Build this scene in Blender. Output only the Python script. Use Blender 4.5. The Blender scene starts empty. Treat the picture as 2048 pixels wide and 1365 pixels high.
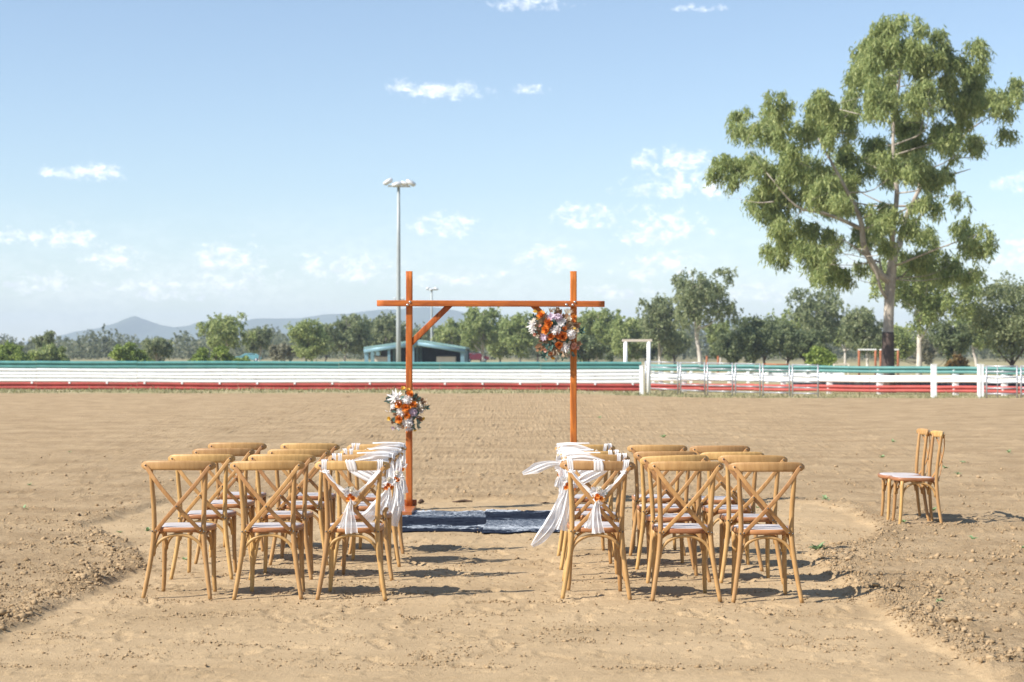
import bpy, bmesh, math, random
import numpy as np
from mathutils import Vector, Matrix
random.seed(7)
SC = bpy.context.scene
C = SC.collection
HAZE_D = .0003
# ---------------------------------------------------------------- camera, sky, sun, exposure
F, YH, CX, H = 3300.0, 705.0, 1024.0, 1.58        # focal length and horizon measured on the 2048 px photograph
cam = bpy.data.cameras.new('camera'); cam.sensor_width = 36; cam.lens = F/2048*36
cam.clip_start = .1; cam.clip_end = 30000
cam.dof.use_dof = True; cam.dof.focus_distance = 11.6; cam.dof.aperture_fstop = 4.2
co = bpy.data.objects.new('camera', cam); C.objects.link(co)
co.location = (0, 0, H); co.rotation_euler = (math.pi/2 + math.atan((YH-682.5)/F), 0, 0)
SC.camera = co
SUN_EL, SUN_SIDE = math.radians(40), math.radians(25)
ldir = Vector((math.cos(SUN_EL)*math.cos(SUN_SIDE), math.cos(SUN_EL)*math.sin(SUN_SIDE), -math.sin(SUN_EL)))
sl = bpy.data.lights.new('sun', 'SUN'); sl.energy = 5.0; sl.angle = math.radians(.53); sl.color = (1, .95, .87)
so = bpy.data.objects.new('sun', sl); C.objects.link(so); so.rotation_euler = ldir.to_track_quat('-Z', 'Y').to_euler()
so.location = (-20, -8, 20)
SC.view_settings.view_transform = 'Standard'; SC.view_settings.look = 'None'
SC.view_settings.gamma = 1; SC.view_settings.exposure = .71
SC.render.engine = 'CYCLES'
SC.cycles.use_denoising = True
SC.cycles.max_bounces = 6; SC.cycles.transparent_max_bounces = 6; SC.cycles.volume_bounces = 0

class NT:                                          # short node-tree writer
    def __init__(s, tree): s.t = tree
    def n(s, typ, **kw):
        x = s.t.nodes.new(typ)
        for k, v in kw.items():
            if isinstance(k, str) and hasattr(x, k): setattr(x, k, v)
        return x
    def l(s, a, b): s.t.links.new(a, b)
    def put(s, sock, v):
        if isinstance(v, bpy.types.NodeSocket): s.l(v, sock)
        else: sock.default_value = v
    def m(s, op, a, b=0.0, c=None, clamp=False):
        x = s.n('ShaderNodeMath', operation=op, use_clamp=clamp)
        s.put(x.inputs[0], a); s.put(x.inputs[1], b)
        if c is not None: s.put(x.inputs[2], c)
        return x.outputs[0]
    def mix(s, f, a, b):
        x = s.n('ShaderNodeMix', data_type='RGBA')
        s.put(x.inputs[0], f); s.put(x.inputs[6], a if isinstance(a, bpy.types.NodeSocket) else (*a[:3], 1)); s.put(x.inputs[7], b if isinstance(b, bpy.types.NodeSocket) else (*b[:3], 1))
        return x.outputs[2]
    def noise(s, vec, scale, detail=4, rough=.55, dist=0.0):
        x = s.n('ShaderNodeTexNoise'); 
        if vec is not None: s.l(vec, x.inputs['Vector'])
        x.inputs['Scale'].default_value = scale; x.inputs['Detail'].default_value = detail
        x.inputs['Roughness'].default_value = rough; x.inputs['Distortion'].default_value = dist
        return x.outputs['Fac']
    def step(s, v, a, b, lo=0.0, hi=1.0):
        x = s.n('ShaderNodeMapRange', interpolation_type='SMOOTHSTEP')
        s.put(x.inputs[0], v); x.inputs[1].default_value = a; x.inputs[2].default_value = b
        x.inputs[3].default_value = lo; x.inputs[4].default_value = hi
        return x.outputs[0]
    def map(s, vec, scale):
        x = s.n('ShaderNodeMapping'); s.l(vec, x.inputs[0]); x.inputs['Scale'].default_value = scale
        return x.outputs[0]

world = bpy.data.worlds.new('World'); SC.world = world; world.use_nodes = True
w = NT(world.node_tree); w.t.nodes.clear()
sky = w.n('ShaderNodeTexSky', sky_type='NISHITA'); sky.sun_disc = False
sky.sun_elevation = SUN_EL; sky.sun_rotation = math.atan2(-ldir.x, -ldir.y)
sky.altitude = 50; sky.air_density = 1.0; sky.dust_density = 0.0; sky.ozone_density = 3.0
tc = w.n('ShaderNodeTexCoord'); sep = w.n('ShaderNodeSeparateXYZ'); w.l(tc.outputs['Generated'], sep.inputs[0])
az = w.m('ARCTAN2', sep.outputs[0], sep.outputs[1]); el = w.m('ARCSINE', sep.outputs[2])
cb = w.n('ShaderNodeCombineXYZ'); w.l(az, cb.inputs[0]); w.l(el, cb.inputs[1])
n1 = w.noise(w.map(cb.outputs[0], (1, 1.5, 1)), 95, 8, .62, .4)
n2 = w.noise(w.map(cb.outputs[0], (1, 1.3, 1)), 260, 6, .65, .3)
nz = w.m('ADD', w.m('MULTIPLY', w.m('SUBTRACT', n1, .53), 5.2), w.m('MULTIPLY', w.m('SUBTRACT', n2, .5), 2.4))
# small fair-weather clouds: (x, y, half width, half height) as read on the photograph, turned into directions
CL = [(1060,19,62,13),(800,184,22,13),(885,192,70,15),(205,362,46,13),(125,360,26,8),(160,486,60,18),(70,490,48,12),
      (235,525,52,22),(465,528,62,26),(1345,330,66,18),(1370,380,95,22),(1175,440,55,18),(1320,468,70,28),(1098,525,52,24),
      (1330,545,75,26),(890,460,55,20),(690,545,90,24),(985,551,26,7),(105,578,56,18),(330,585,110,22),(450,572,80,20),
      (900,566,60,14),(2020,530,62,30),(2020,388,52,14),(1500,590,85,16),(1700,555,85,22),(2040,207,36,14),(1240,590,75,12),(1065,185,30,8),(1395,32,38,5)]
mx = None
for (px, py, a, b) in CL:
    u0, v0 = (px-CX)/F, (YH-py)/F
    du = w.m('MULTIPLY', w.m('SUBTRACT', az, u0), F/(a*1.45))
    dv = w.m('SUBTRACT', el, v0)
    dv = w.m('MULTIPLY', w.m('MAXIMUM', w.m('MULTIPLY', dv, F/(b*2.0)), w.m('MULTIPLY', dv, -F/(b*1.1))), 1.0)
    d = w.m('SUBTRACT', 1.0, w.m('MULTIPLY_ADD', du, du, w.m('MULTIPLY', dv, dv)))
    mx = d if mx is None else w.m('MAXIMUM', mx, d)
blob = w.step(w.m('ADD', mx, nz), -.1, 1.7)
# a low bank of thin cloud runs right round the horizon
bank_n = w.noise(w.map(cb.outputs[0], (1, 3.2, 1)), 13, 7, .6, .2)
band = w.m('MULTIPLY', w.step(el, -.01, .02), w.step(el, .10, .03))
bank = w.m('MULTIPLY', w.step(bank_n, .34, .62), band)
high = w.m('MULTIPLY', w.step(w.noise(w.map(sep.inputs[0].links[0].from_socket, (1, 1, 3)), 2.6, 8, .62, .3), .60, .8), w.step(el, .22, .5))
cov = w.m('MAXIMUM', w.m('MULTIPLY', blob, w.step(el, .19, .08, .6, .82)), w.m('MAXIMUM', w.m('MULTIPLY', bank, .22), w.m('MULTIPLY', high, .3)))
hs = w.n('ShaderNodeHueSaturation'); w.l(sky.outputs[0], hs.inputs['Color']); hs.inputs['Saturation'].default_value = .92
ccol = w.mix(w.step(w.noise(w.map(cb.outputs[0], (1, 1.6, 1)), 120, 5, .6), .36, .62), (7.4, 7.6, 8.0), (11.5, 11.4, 11.3))
skycol = w.mix(cov, hs.outputs[0], ccol)
bg = w.n('ShaderNodeBackground'); w.l(skycol, bg.inputs[0]); bg.inputs[1].default_value = .1
wo = w.n('ShaderNodeOutputWorld'); w.l(bg.outputs[0], wo.inputs[0])

# ---------------------------------------------------------------- helpers
def X(px, d): return (px-CX)/F*d
def Zp(py, d): return H-(py-YH)/F*d
def gd(py, z=0.0): return (H-z)*F/(py-YH)           # distance of a ground point seen at row py
def smooth(a, b, x):
    t = np.clip((np.asarray(x, float)-a)/(b-a), 0, 1); return t*t*(3-2*t)
def tag(o, label=None, cat=None, group=None, kind=None):
    if label: o['label'] = label
    if cat: o['category'] = cat
    if group: o['group'] = group
    if kind: o['kind'] = kind
    return o
def empty(name, loc, label, cat, group=None, rz=0.0):
    o = bpy.data.objects.new(name, None); C.objects.link(o); o.location = loc; o.rotation_euler.z = rz
    o.empty_display_size = .1
    return tag(o, label, cat, group)
def link(name, me, parent=None, loc=None, rot=None, scale=None):
    o = bpy.data.objects.new(name, me); C.objects.link(o); o.parent = parent
    if loc is not None: o.location = loc
    if rot is not None: o.rotation_euler = rot
    if scale is not None: o.scale = scale
    return o
class MB:
    def __init__(s): s.V = []; s.Fc = []; s.n = 0
    def add(s, v, f):
        v = np.asarray(v, float).reshape(-1, 3); s.V.append(v)
        s.Fc += [tuple(i+s.n for i in q) for q in f]; s.n += len(v)
    def sweep(s, P, U, V, A, B, n=10, p=2.0, cap=True):
        P = np.asarray(P, float); k = len(P)
        U = np.broadcast_to(np.asarray(U, float), (k, 3)); V = np.broadcast_to(np.asarray(V, float), (k, 3))
        A = np.broadcast_to(np.asarray(A, float), (k,)); B = np.broadcast_to(np.asarray(B, float), (k,))
        t = np.arange(n)*2*math.pi/n+math.pi/n; c, q = np.cos(t), np.sin(t)
        c = np.sign(c)*abs(c)**(2/p); q = np.sign(q)*abs(q)**(2/p)
        R = P[:, None]+U[:, None]*(A[:, None]*c)[..., None]+V[:, None]*(B[:, None]*q)[..., None]
        f = [(i*n+j, i*n+(j+1) % n, (i+1)*n+(j+1) % n, (i+1)*n+j) for i in range(k-1) for j in range(n)]
        if cap: f += [tuple(range(n-1, -1, -1)), tuple((k-1)*n+j for j in range(n))]
        s.add(R, f); return s
    def tube(s, P, r, n=8, sub=0):
        P = np.asarray(P, float); r = np.broadcast_to(np.asarray(r, float), (len(P),))
        if sub: P, r = catmull(P, sub), np.interp(np.linspace(0, len(P)-1, (len(P)-1)*sub+1), range(len(P)), r)
        T = np.gradient(P, axis=0); T /= np.linalg.norm(T, axis=1)[:, None]+1e-9
        u = np.cross(T[0], (0, 0, 1) if abs(T[0][2]) < .9 else (1, 0, 0)); U = []
        for t in T:
            u = u-t*np.dot(u, t); u /= np.linalg.norm(u)+1e-9; U.append(u)
        U = np.array(U); return s.sweep(P, U, np.cross(T, U), r, r, n)
    def box(s, c, sz, rot=None):
        x, y, z = np.array(sz)/2
        v = np.array([(a, b, d) for a in (-x, x) for b in (-y, y) for d in (-z, z)])
        if rot is not None: v = v@np.array(rot.to_3x3()).T
        s.add(v+np.array(c), [(0, 1, 3, 2), (4, 6, 7, 5), (0, 4, 5, 1), (2, 3, 7, 6), (0, 2, 6, 4), (1, 5, 7, 3)]); return s
    def mesh(s, name, mat=None, smooth=True, bevel=0.0):
        me = bpy.data.meshes.new(name); me.from_pydata([tuple(v) for v in np.concatenate(s.V)], [], s.Fc)
        if bevel:
            bm = bmesh.new(); bm.from_mesh(me); bmesh.ops.bevel(bm, geom=bm.edges[:], offset=bevel, segments=2, affect='EDGES', profile=.6); bm.to_mesh(me); bm.free()
        if smooth: me.polygons.foreach_set('use_smooth', [True]*len(me.polygons))
        if mat: me.materials.append(mat)
        return me
    def obj(s, name, mat=None, parent=None, smooth=True, bevel=0.0, **k): return link(name, s.mesh(name, mat, smooth, bevel), parent, **k)
def catmull(P, sub):
    P = np.asarray(P, float); Q = np.vstack([2*P[0]-P[1], P, 2*P[-1]-P[-2]]); out = []
    for i in range(1, len(Q)-2):
        for t in np.arange(sub)/sub:
            a, b, c, d = Q[i-1:i+3]
            out.append(.5*(2*b+(c-a)*t+(2*a-5*b+4*c-d)*t*t+(3*b-a-3*c+d)*t**3))
    out.append(P[-1]); return np.array(out)
def quads(name, V, mat, smooth=False):              # V: (n,4,3) many small faces in one mesh
    n = len(V); me = bpy.data.meshes.new(name)
    me.vertices.add(n*4); me.vertices.foreach_set('co', np.asarray(V, np.float32).ravel())
    me.loops.add(n*4); me.loops.foreach_set('vertex_index', np.arange(n*4, dtype=np.int32))
    me.polygons.add(n); me.polygons.foreach_set('loop_start', np.arange(0, n*4, 4, dtype=np.int32))
    me.update(calc_edges=True); me.materials.append(mat)
    return me
_rng = np.random.default_rng(3)
_perm = _rng.permutation(4096); _g = _rng.uniform(0, 2*math.pi, 4096)
def perlin(x, y, seed=0):
    xi = np.floor(x).astype(np.int64); yi = np.floor(y).astype(np.int64); fx = x-xi; fy = y-yi
    u = fx**3*(fx*(fx*6-15)+10); v = fy**3*(fy*(fy*6-15)+10)
    def g(ix, iy, dx, dy):
        a = _g[_perm[(_perm[(ix+seed*131) & 4095]+iy+seed*57) & 4095]]; return np.cos(a)*dx+np.sin(a)*dy
    return (g(xi, yi, fx, fy)*(1-u)+g(xi+1, yi, fx-1, fy)*u)*(1-v)+(g(xi, yi+1, fx, fy-1)*(1-u)+g(xi+1, yi+1, fx-1, fy-1)*u)*v
def fbm(x, y, oct=4, seed=0, gain=.5):
    s = 0; a = 1.0
    for o in range(oct): s = s+a*perlin(x*2**o, y*2**o, seed+o); a *= gain
    return s

# ---------------------------------------------------------------- materials
MATS = {}
def new_mat(name):
    m = bpy.data.materials.new(name); m.use_nodes = True; t = NT(m.node_tree); t.t.nodes.clear()
    t.out = t.n('ShaderNodeOutputMaterial'); MATS[name] = m; return m, t
def princ(t, col, rough=.6, spec=.3, metal=0.0, bump=None, bstr=.3, bdist=.002):
    p = t.n('ShaderNodeBsdfPrincipled'); t.put(p.inputs['Base Color'], col if isinstance(col, bpy.types.NodeSocket) else (*col[:3], 1))
    t.put(p.inputs['Roughness'], rough); p.inputs['Specular IOR Level'].default_value = spec; p.inputs['Metallic'].default_value = metal
    if bump is not None:
        b = t.n('ShaderNodeBump'); b.inputs['Strength'].default_value = bstr; b.inputs['Distance'].default_value = bdist
        t.l(bump, b.inputs['Height']); t.l(b.outputs[0], p.inputs['Normal'])
    t.l(p.outputs[0], t.out.inputs[0]); return p
def ocoord(t): return t.n('ShaderNodeTexCoord').outputs['Object']
def wood_mat(name, a, b, stretch=(14, 14, 1.6), rough=.42, scale=3.0, knots=False):
    m, t = new_mat(name); c = ocoord(t); rnd = t.n('ShaderNodeObjectInfo').outputs['Random']
    ad = t.n('ShaderNodeVectorMath', operation='ADD'); t.l(c, ad.inputs[0]); cx = t.n('ShaderNodeCombineXYZ')
    for i in range(3): t.l(t.m('MULTIPLY', rnd, 37.0+i*11), cx.inputs[i])
    t.l(cx.outputs[0], ad.inputs[1]); v = t.map(ad.outputs[0], stretch)
    g = t.noise(v, scale, 6, .65, .6); g2 = t.noise(v, scale*5, 3, .6)
    f = t.m('ADD', t.m('MULTIPLY', t.step(g, .3, .7), .75), t.m('MULTIPLY', g2, .3), clamp=True)
    col = t.mix(f, a, b)
    if knots:                                       # dark knots with darker streaks round them
        vo = t.n('ShaderNodeTexVoronoi'); t.l(t.map(ad.outputs[0], tuple(.55*q for q in stretch)), vo.inputs['Vector']); vo.inputs['Scale'].default_value = 2.3
        col = t.mix(t.m('MULTIPLY', t.step(vo.outputs['Distance'], .20, .05), .8), col, tuple(.35*q for q in b))
    hv = t.n('ShaderNodeHueSaturation'); t.l(col, hv.inputs['Color'])
    t.l(t.m('MULTIPLY_ADD', rnd, .34, .82), hv.inputs['Value']); t.l(t.m('MULTIPLY_ADD', rnd, .012, .494), hv.inputs['Hue'])
    princ(t, hv.outputs[0], rough, .35, 0, g2, .25, .001); return m
chair_wood = wood_mat('chair_wood', (.52, .315, .125), (.36, .195, .068), rough=.5)
slat_wood = wood_mat('slat_wood', (.50, .28, .11), (.35, .165, .058), rough=.5)
rim_wood = wood_mat('seat_rim_wood', (.40, .185, .08), (.30, .12, .05), (3, 3, 10))
arch_wood = wood_mat('stained_pine', (.60, .165, .026), (.25, .055, .009), (9, 9, .8), .6, 3.4, True)
beam_wood = wood_mat('stained_pine_beam', (.60, .17, .027), (.27, .06, .01), (.8, 9, 9), .6, 3.4, True)
base_wood = wood_mat('stained_pine_base', (.50, .17, .06), (.34, .10, .03), (6, 1.2, 6), .3, 2.6)
def plain(name, col, rough=.6, spec=.3, metal=0.0, var=.25, scale=6.0, bump=False, dirt=None):
    m, t = new_mat(name); c = ocoord(t); g = t.noise(c, scale, 5, .6)
    lo = [x*(1-var) for x in col]; hi = [min(1, x*(1+var)) for x in col]
    cc = t.mix(t.step(g, .3, .7), lo, hi)
    if dirt: cc = t.mix(t.m('MULTIPLY', t.step(t.noise(c, scale*.6, 6, .7), .5, .75), .6), cc, dirt)
    princ(t, cc, rough, spec, metal, g if bump else None); return m
steel = plain('screw_steel', (.12, .11, .10), .35, .5, .8)
bolt_m = plain('galvanised_bolt', (.5, .5, .5), .3, .5, .9)
galv = plain('galvanised_pipe', (.42, .43, .45), .42, .5, .55, .2, 3, dirt=(.22, .12, .08))
white_paint = plain('white_painted_steel', (.88, .88, .87), .45, .4, 0, .04, 2.5, dirt=(.72, .70, .67))
green_paint = plain('green_painted_steel', (.10, .27, .25), .4, .45, 0, .1, 2, dirt=(.17, .33, .31))
red_paint = plain('red_painted_steel', (.44, .085, .07), .5, .3, 0, .12, 2, dirt=(.42, .14, .11))
rust = plain('rusty_pipe', (.33, .12, .06), .8, .2, 0, .3, 8)
pole_m = plain('galvanised_pole', (.36, .39, .39), .5, .4, .1, .08, 1.5)
lamp_m = plain('lamp_housing', (.62, .63, .64), .4, .5, .2, .08, 3)
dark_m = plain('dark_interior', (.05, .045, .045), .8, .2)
shed_trim = plain('blue_grey_steel', (.19, .32, .38), .4, .5, .2, .1, 1)
shed_roof = plain('roof_sheeting', (.24, .40, .40), .45, .5, .1, .1, 1)
cream = plain('cream_sheeting', (.62, .53, .43), .6, .3, 0, .08, 1)
black_sheet = plain('black_plastic_sheet', (.045, .05, .065), .4, .5, 0, .5, 4)
car_red = plain('red_car_paint', (.22, .02, .03), .25, .5); car_teal = plain('teal_car_paint', (.16, .38, .42), .25, .5)
glass_m = plain('car_glass', (.05, .08, .14), .08, .6); tyre_m = plain('tyre_rubber', (.02, .02, .02), .8, .2)
rim_m = plain('wheel_alloy', (.4, .4, .42), .35, .5, .8); lens_m = plain('lamp_lens', (.7, .68, .62), .1, .6)
stick_m = plain('dry_bark', (.10, .065, .045), .9, .2, 0, .4, 30, True)
def seat_material():
    m, t = new_mat('woven_seat'); c = ocoord(t)
    wv = t.n('ShaderNodeTexWave', wave_type='BANDS', bands_direction='X'); t.l(c, wv.inputs[0]); wv.inputs['Scale'].default_value = 55; wv.inputs['Distortion'].default_value = .6
    w2 = t.n('ShaderNodeTexWave', wave_type='BANDS', bands_direction='Y'); t.l(c, w2.inputs[0]); w2.inputs['Scale'].default_value = 55; w2.inputs['Distortion'].default_value = .6
    b = t.m('MULTIPLY', wv.outputs['Fac'], w2.outputs['Fac'])
    princ(t, t.mix(t.noise(c, 9, 4), (.47, .42, .405), (.58, .53, .51)), .55, .3, 0, b, .4, .002); return m
seat_m = seat_material()
def leafy(name, a, b, c, tr=.35, rough=.55):
    m, t = new_mat(name); r = t.n('ShaderNodeNewGeometry').outputs['Random Per Island']
    cr = t.n('ShaderNodeValToRGB'); t.l(r, cr.inputs[0]); e = cr.color_ramp.elements
    e[0].color = (*a, 1); e[1].color = (*c, 1); x = e.new(.55); x.color = (*b, 1)
    p = t.n('ShaderNodeBsdfPrincipled'); t.l(cr.outputs[0], p.inputs['Base Color']); p.inputs['Roughness'].default_value = rough; p.inputs['Specular IOR Level'].default_value = .35
    tl = t.n('ShaderNodeBsdfTranslucent'); t.l(cr.outputs[0], tl.inputs[0])
    mx = t.n('ShaderNodeMixShader'); mx.inputs[0].default_value = tr; t.l(p.outputs[0], mx.inputs[1]); t.l(tl.outputs[0], mx.inputs[2]); t.l(mx.outputs[0], t.out.inputs[0]); return m
gum_leaf = leafy('gum_leaves', (.19, .25, .09), (.34, .40, .15), (.50, .53, .22), .5)
gum_grey = leafy('grey_gum_leaves', (.16, .20, .105), (.275, .315, .155), (.39, .41, .22), .5)
dark_leaf = leafy('dark_leaves', (.10, .135, .065), (.17, .21, .095), (.26, .29, .135), .45)
bright_leaf = leafy('bright_leaves', (.16, .22, .05), (.25, .33, .07), (.36, .42, .10), .4)
pale_leaf = leafy('dry_scrub_leaves', (.18, .185, .12), (.26, .25, .16), (.34, .31, .21), .4)
rust_leaf = leafy('rusty_leaves', (.22, .13, .05), (.32, .20, .07), (.34, .26, .10))
grass_m = leafy('grass_blades', (.22, .23, .10), (.34, .31, .16), (.46, .41, .25), .35)
weed_m = leafy('weed_leaves', (.22, .33, .14), (.30, .42, .20), (.40, .50, .28), .3)
def bark(name, a, b):
    m, t = new_mat(name); c = ocoord(t); v = t.map(c, (1.2, 1.2, .5)); n = t.noise(v, 2.2, 6, .65, .5); f = t.noise(t.map(c, (6, 6, 1.2)), 3, 4, .6)
    princ(t, t.mix(t.m('ADD', t.m('MULTIPLY', t.step(n, .38, .62), .7), t.m('MULTIPLY', f, .3)), a, b), .75, .2, 0, f, .4, .02); return m
bark_grey = bark('smooth_gum_bark', (.50, .44, .37), (.25, .21, .18)); bark_pale = bark('white_gum_bark', (.62, .57, .50), (.38, .33, .28)); bark_dark = bark('rough_dark_bark', (.12, .085, .07), (.055, .04, .035))
def cloth_mat():
    m, t = new_mat('white_chiffon'); p = t.n('ShaderNodeBsdfPrincipled'); p.inputs['Base Color'].default_value = (.95, .94, .94, 1); p.inputs['Roughness'].default_value = .8; p.inputs['Specular IOR Level'].default_value = .15
    tl = t.n('ShaderNodeBsdfTranslucent'); tl.inputs[0].default_value = (.95, .94, .93, 1); a = t.n('ShaderNodeMixShader'); a.inputs[0].default_value = .22
    t.l(p.outputs[0], a.inputs[1]); t.l(tl.outputs[0], a.inputs[2]); tr = t.n('ShaderNodeBsdfTransparent'); b = t.n('ShaderNodeMixShader'); b.inputs[0].default_value = .22
    t.l(a.outputs[0], b.inputs[1]); t.l(tr.outputs[0], b.inputs[2]); t.l(b.outputs[0], t.out.inputs[0]); return m
cloth = cloth_mat()
def petal(name, a, b, tr=.25):
    m, t = new_mat(name); r = t.n('ShaderNodeNewGeometry').outputs['Random Per Island']; col = t.mix(r, a, b)
    p = t.n('ShaderNodeBsdfPrincipled'); t.l(col, p.inputs['Base Color']); p.inputs['Roughness'].default_value = .7; p.inputs['Specular IOR Level'].default_value = .2
    tl = t.n('ShaderNodeBsdfTranslucent'); t.l(col, tl.inputs[0]); x = t.n('ShaderNodeMixShader'); x.inputs[0].default_value = tr
    t.l(p.outputs[0], x.inputs[1]); t.l(tl.outputs[0], x.inputs[2]); t.l(x.outputs[0], t.out.inputs[0]); return m
P_OR = petal('orange_petals', (.75, .22, .03), (.85, .36, .07)); P_RU = petal('rust_petals', (.56, .14, .03), (.72, .25, .06)); P_WH = petal('white_petals', (.74, .70, .68), (.86, .83, .80))
P_LI = petal('lilac_petals', (.55, .42, .52), (.72, .60, .68)); P_PK = petal('pink_petals', (.72, .36, .26), (.80, .50, .38)); P_YE = petal('yellow_petals', (.75, .45, .05), (.82, .58, .12))
P_CR = petal('cream_petals', (.72, .64, .50), (.82, .76, .64)); P_BR = petal('brown_dried_leaves', (.22, .11, .06), (.38, .21, .11)); P_TE = petal('eucalyptus_leaves', (.04, .10, .085), (.14, .24, .20)); P_DR = petal('dried_grass_heads', (.42, .30, .19), (.60, .48, .34))
# ---------------------------------------------------------------- ground
PADPX = [(-60,1300),(0,1268),(45,1250),(100,1222),(170,1190),(219,1162),(286,1137),(262,1100),(205,1066),(168,1052),(225,1040),(267,1023),(334,1004),
         (500,1000),(900,1003),(1300,1002),(1560,1004),(1658,1010),(1709,1030),(1758,1062),(1734,1084),(1632,1102),(1643,1132),(1673,1160),(1722,1190),(1758,1214),
         (1810,1260),(1865,1294),(1947,1330),(1990,1370),(2100,1500),(-400,1500)]
def pg(q): return gd(q, -.045 if q < 1115 else (-.02 if q < 1165 else 0.0))
PAD = np.array([(X(p, pg(q)), pg(q)) for p, q in PADPX])
def pad_sd(x, y):                                   # signed distance to the graded pad, positive inside
    d2 = np.full(x.shape, 1e9); ins = np.zeros(x.shape, bool)
    for i in range(len(PAD)):
        a, b = PAD[i], PAD[(i+1) % len(PAD)]; e = b-a
        t = np.clip(((x-a[0])*e[0]+(y-a[1])*e[1])/(e@e), 0, 1)
        d2 = np.minimum(d2, (x-a[0]-t*e[0])**2+(y-a[1]-t*e[1])**2)
        c = ((a[1] > y) != (b[1] > y)); den = (b[1]-a[1]) if b[1] != a[1] else 1e-9
        ins ^= c & (x < a[0]+(y-a[1])*e[0]/den)
    return np.where(ins, 1, -1)*np.sqrt(d2)
rngf = np.random.default_rng(21)
PRINTS = [(rngf.uniform(-2.6, 2.7), rngf.uniform(8.4, 15), rngf.normal(.2, .7)+math.pi*(rngf.random() < .5), rngf.uniform(.7, 1.1)) for _ in range(170)]
def dip(x, y): return -.045*smooth(10.5, 12.6, y)*smooth(34, 17, y)-.30*smooth(54, 68, y)*smooth(1, 9, x)
def ground_h(x, y, want_pad=False, prints=True):
    x = np.asarray(x, float); y = np.asarray(y, float); sh = x.shape; x = x.ravel(); y = y.ravel()
    near = (y < 40) & (abs(x) < 16) & (y > 5)
    sd = np.full(x.shape, -3.0); sd[near] = pad_sd(x[near], y[near])
    sd = sd+.10*fbm(x*1.8, y*1.8, 3, 40)+.05*fbm(x*7, y*7, 2, 44)
    pad = smooth(-.05, .09, sd)
    fade = smooth(60, 20, y)*.8+.2
    big = .030*fbm(x*.55, y*.9, 3, 1)
    n1 = fbm(x*2.6, y*3.4, 4, 5, .6); n2 = fbm(x*9, y*9, 4, 11, .62)
    clod = np.maximum(0, fbm(x*8.5+3, y*8.5, 4, 17, .65)-.18)
    n3 = fbm(x*24, y*24, 3, 13, .65); patch = smooth(-.35, .45, fbm(x*1.1, y*1.3, 3, 23))
    rough = .026+.7*big+.007*n1+.009*n2+.010*n3*(.5+patch)+.055*clod*(.25+1.0*patch)
    rough *= (smooth(66, 58, y)*.75+.25)
    rough = rough+.016*np.exp(-((sd+.10)/.11)**2)*(.35+1.2*np.clip(fbm(x*2.2, y*2.2, 3, 29)+.35, 0, 1))
    flat = .008*fbm(x*.7, y*1.1, 3, 31)+.0045*fbm(x*3, y*7, 3, 35)+.0022*fbm(x*13, y*20, 2, 37)
    crust = fbm(x*4.2, y*11, 4, 51, .6); flat = flat+.010*smooth(.38, .46, crust)-.014*smooth(.46, .53, fbm(x*2.5, y*8, 4, 57, .6))
    h = rough*(1-pad)+flat*pad
    if prints:
        for (a, b, th, k) in PRINTS:
            i = np.nonzero((abs(x-a) < .2) & (abs(y-b) < .2))[0]
            if not len(i): continue
            c, s = math.cos(th), math.sin(th); u = (x[i]-a)*s*-1+(y[i]-b)*c; v = (x[i]-a)*c+(y[i]-b)*s
            wv = .048-.012*np.cos(u*22); r = np.sqrt((u/.15)**2+(v/wv)**2)
            h[i] += k*pad[i]*(-.010*smooth(1.05, .85, r)*(1+.45*np.sign(np.sin(u*170)))+.006*np.exp(-((r-1.12)/.12)**2))
    h = h*smooth(400, 90, y)+dip(x, y)
    return (h.reshape(sh), pad.reshape(sh)) if want_pad else h.reshape(sh)
def gz(x, y): return float(ground_h(np.array([x]), np.array([y]), prints=False)[0])
def grow(a, b, s, k):
    o = [a]
    while o[-1] < b: o.append(o[-1]+s); s *= k
    return o[1:]
xr = list(np.arange(0, 3.2, .0175))+list(np.arange(3.2, 6.4, .032)); xr += grow(xr[-1], 30, .03, 1.035); xr += grow(xr[-1], 3600, 1.3, 1.25)
xs = np.array([-v for v in xr[:0:-1]]+xr)
ys = list(np.arange(-30, 7, 3.0))+list(np.arange(7.8, 12, .025))+list(np.arange(12, 17, .035)); ys += grow(ys[-1], 75, .042, 1.016); ys += grow(ys[-1], 5000, 1.5, 1.16)
ys = np.array(ys); GX, GY = np.meshgrid(xs, ys); GZ, GP = ground_h(GX, GY, True)
nx, ny = len(xs), len(ys)
gm = bpy.data.meshes.new('ground'); gm.vertices.add(nx*ny); gm.vertices.foreach_set('co', np.stack([GX, GY, GZ], -1).astype(np.float32).ravel())
ii = (np.arange(ny-1)[:, None]*nx+np.arange(nx-1)).ravel(); Q = np.stack([ii, ii+1, ii+nx+1, ii+nx], -1).astype(np.int32)
gm.loops.add(Q.size); gm.loops.foreach_set('vertex_index', Q.ravel()); gm.polygons.add(len(Q)); gm.polygons.foreach_set('loop_start', np.arange(0, Q.size, 4, dtype=np.int32))
gm.update(calc_edges=True); gm.polygons.foreach_set('use_smooth', np.ones(len(Q), bool))
at = gm.attributes.new('pad', 'FLOAT', 'POINT'); at.data.foreach_set('value', GP.astype(np.float32).ravel())
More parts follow.
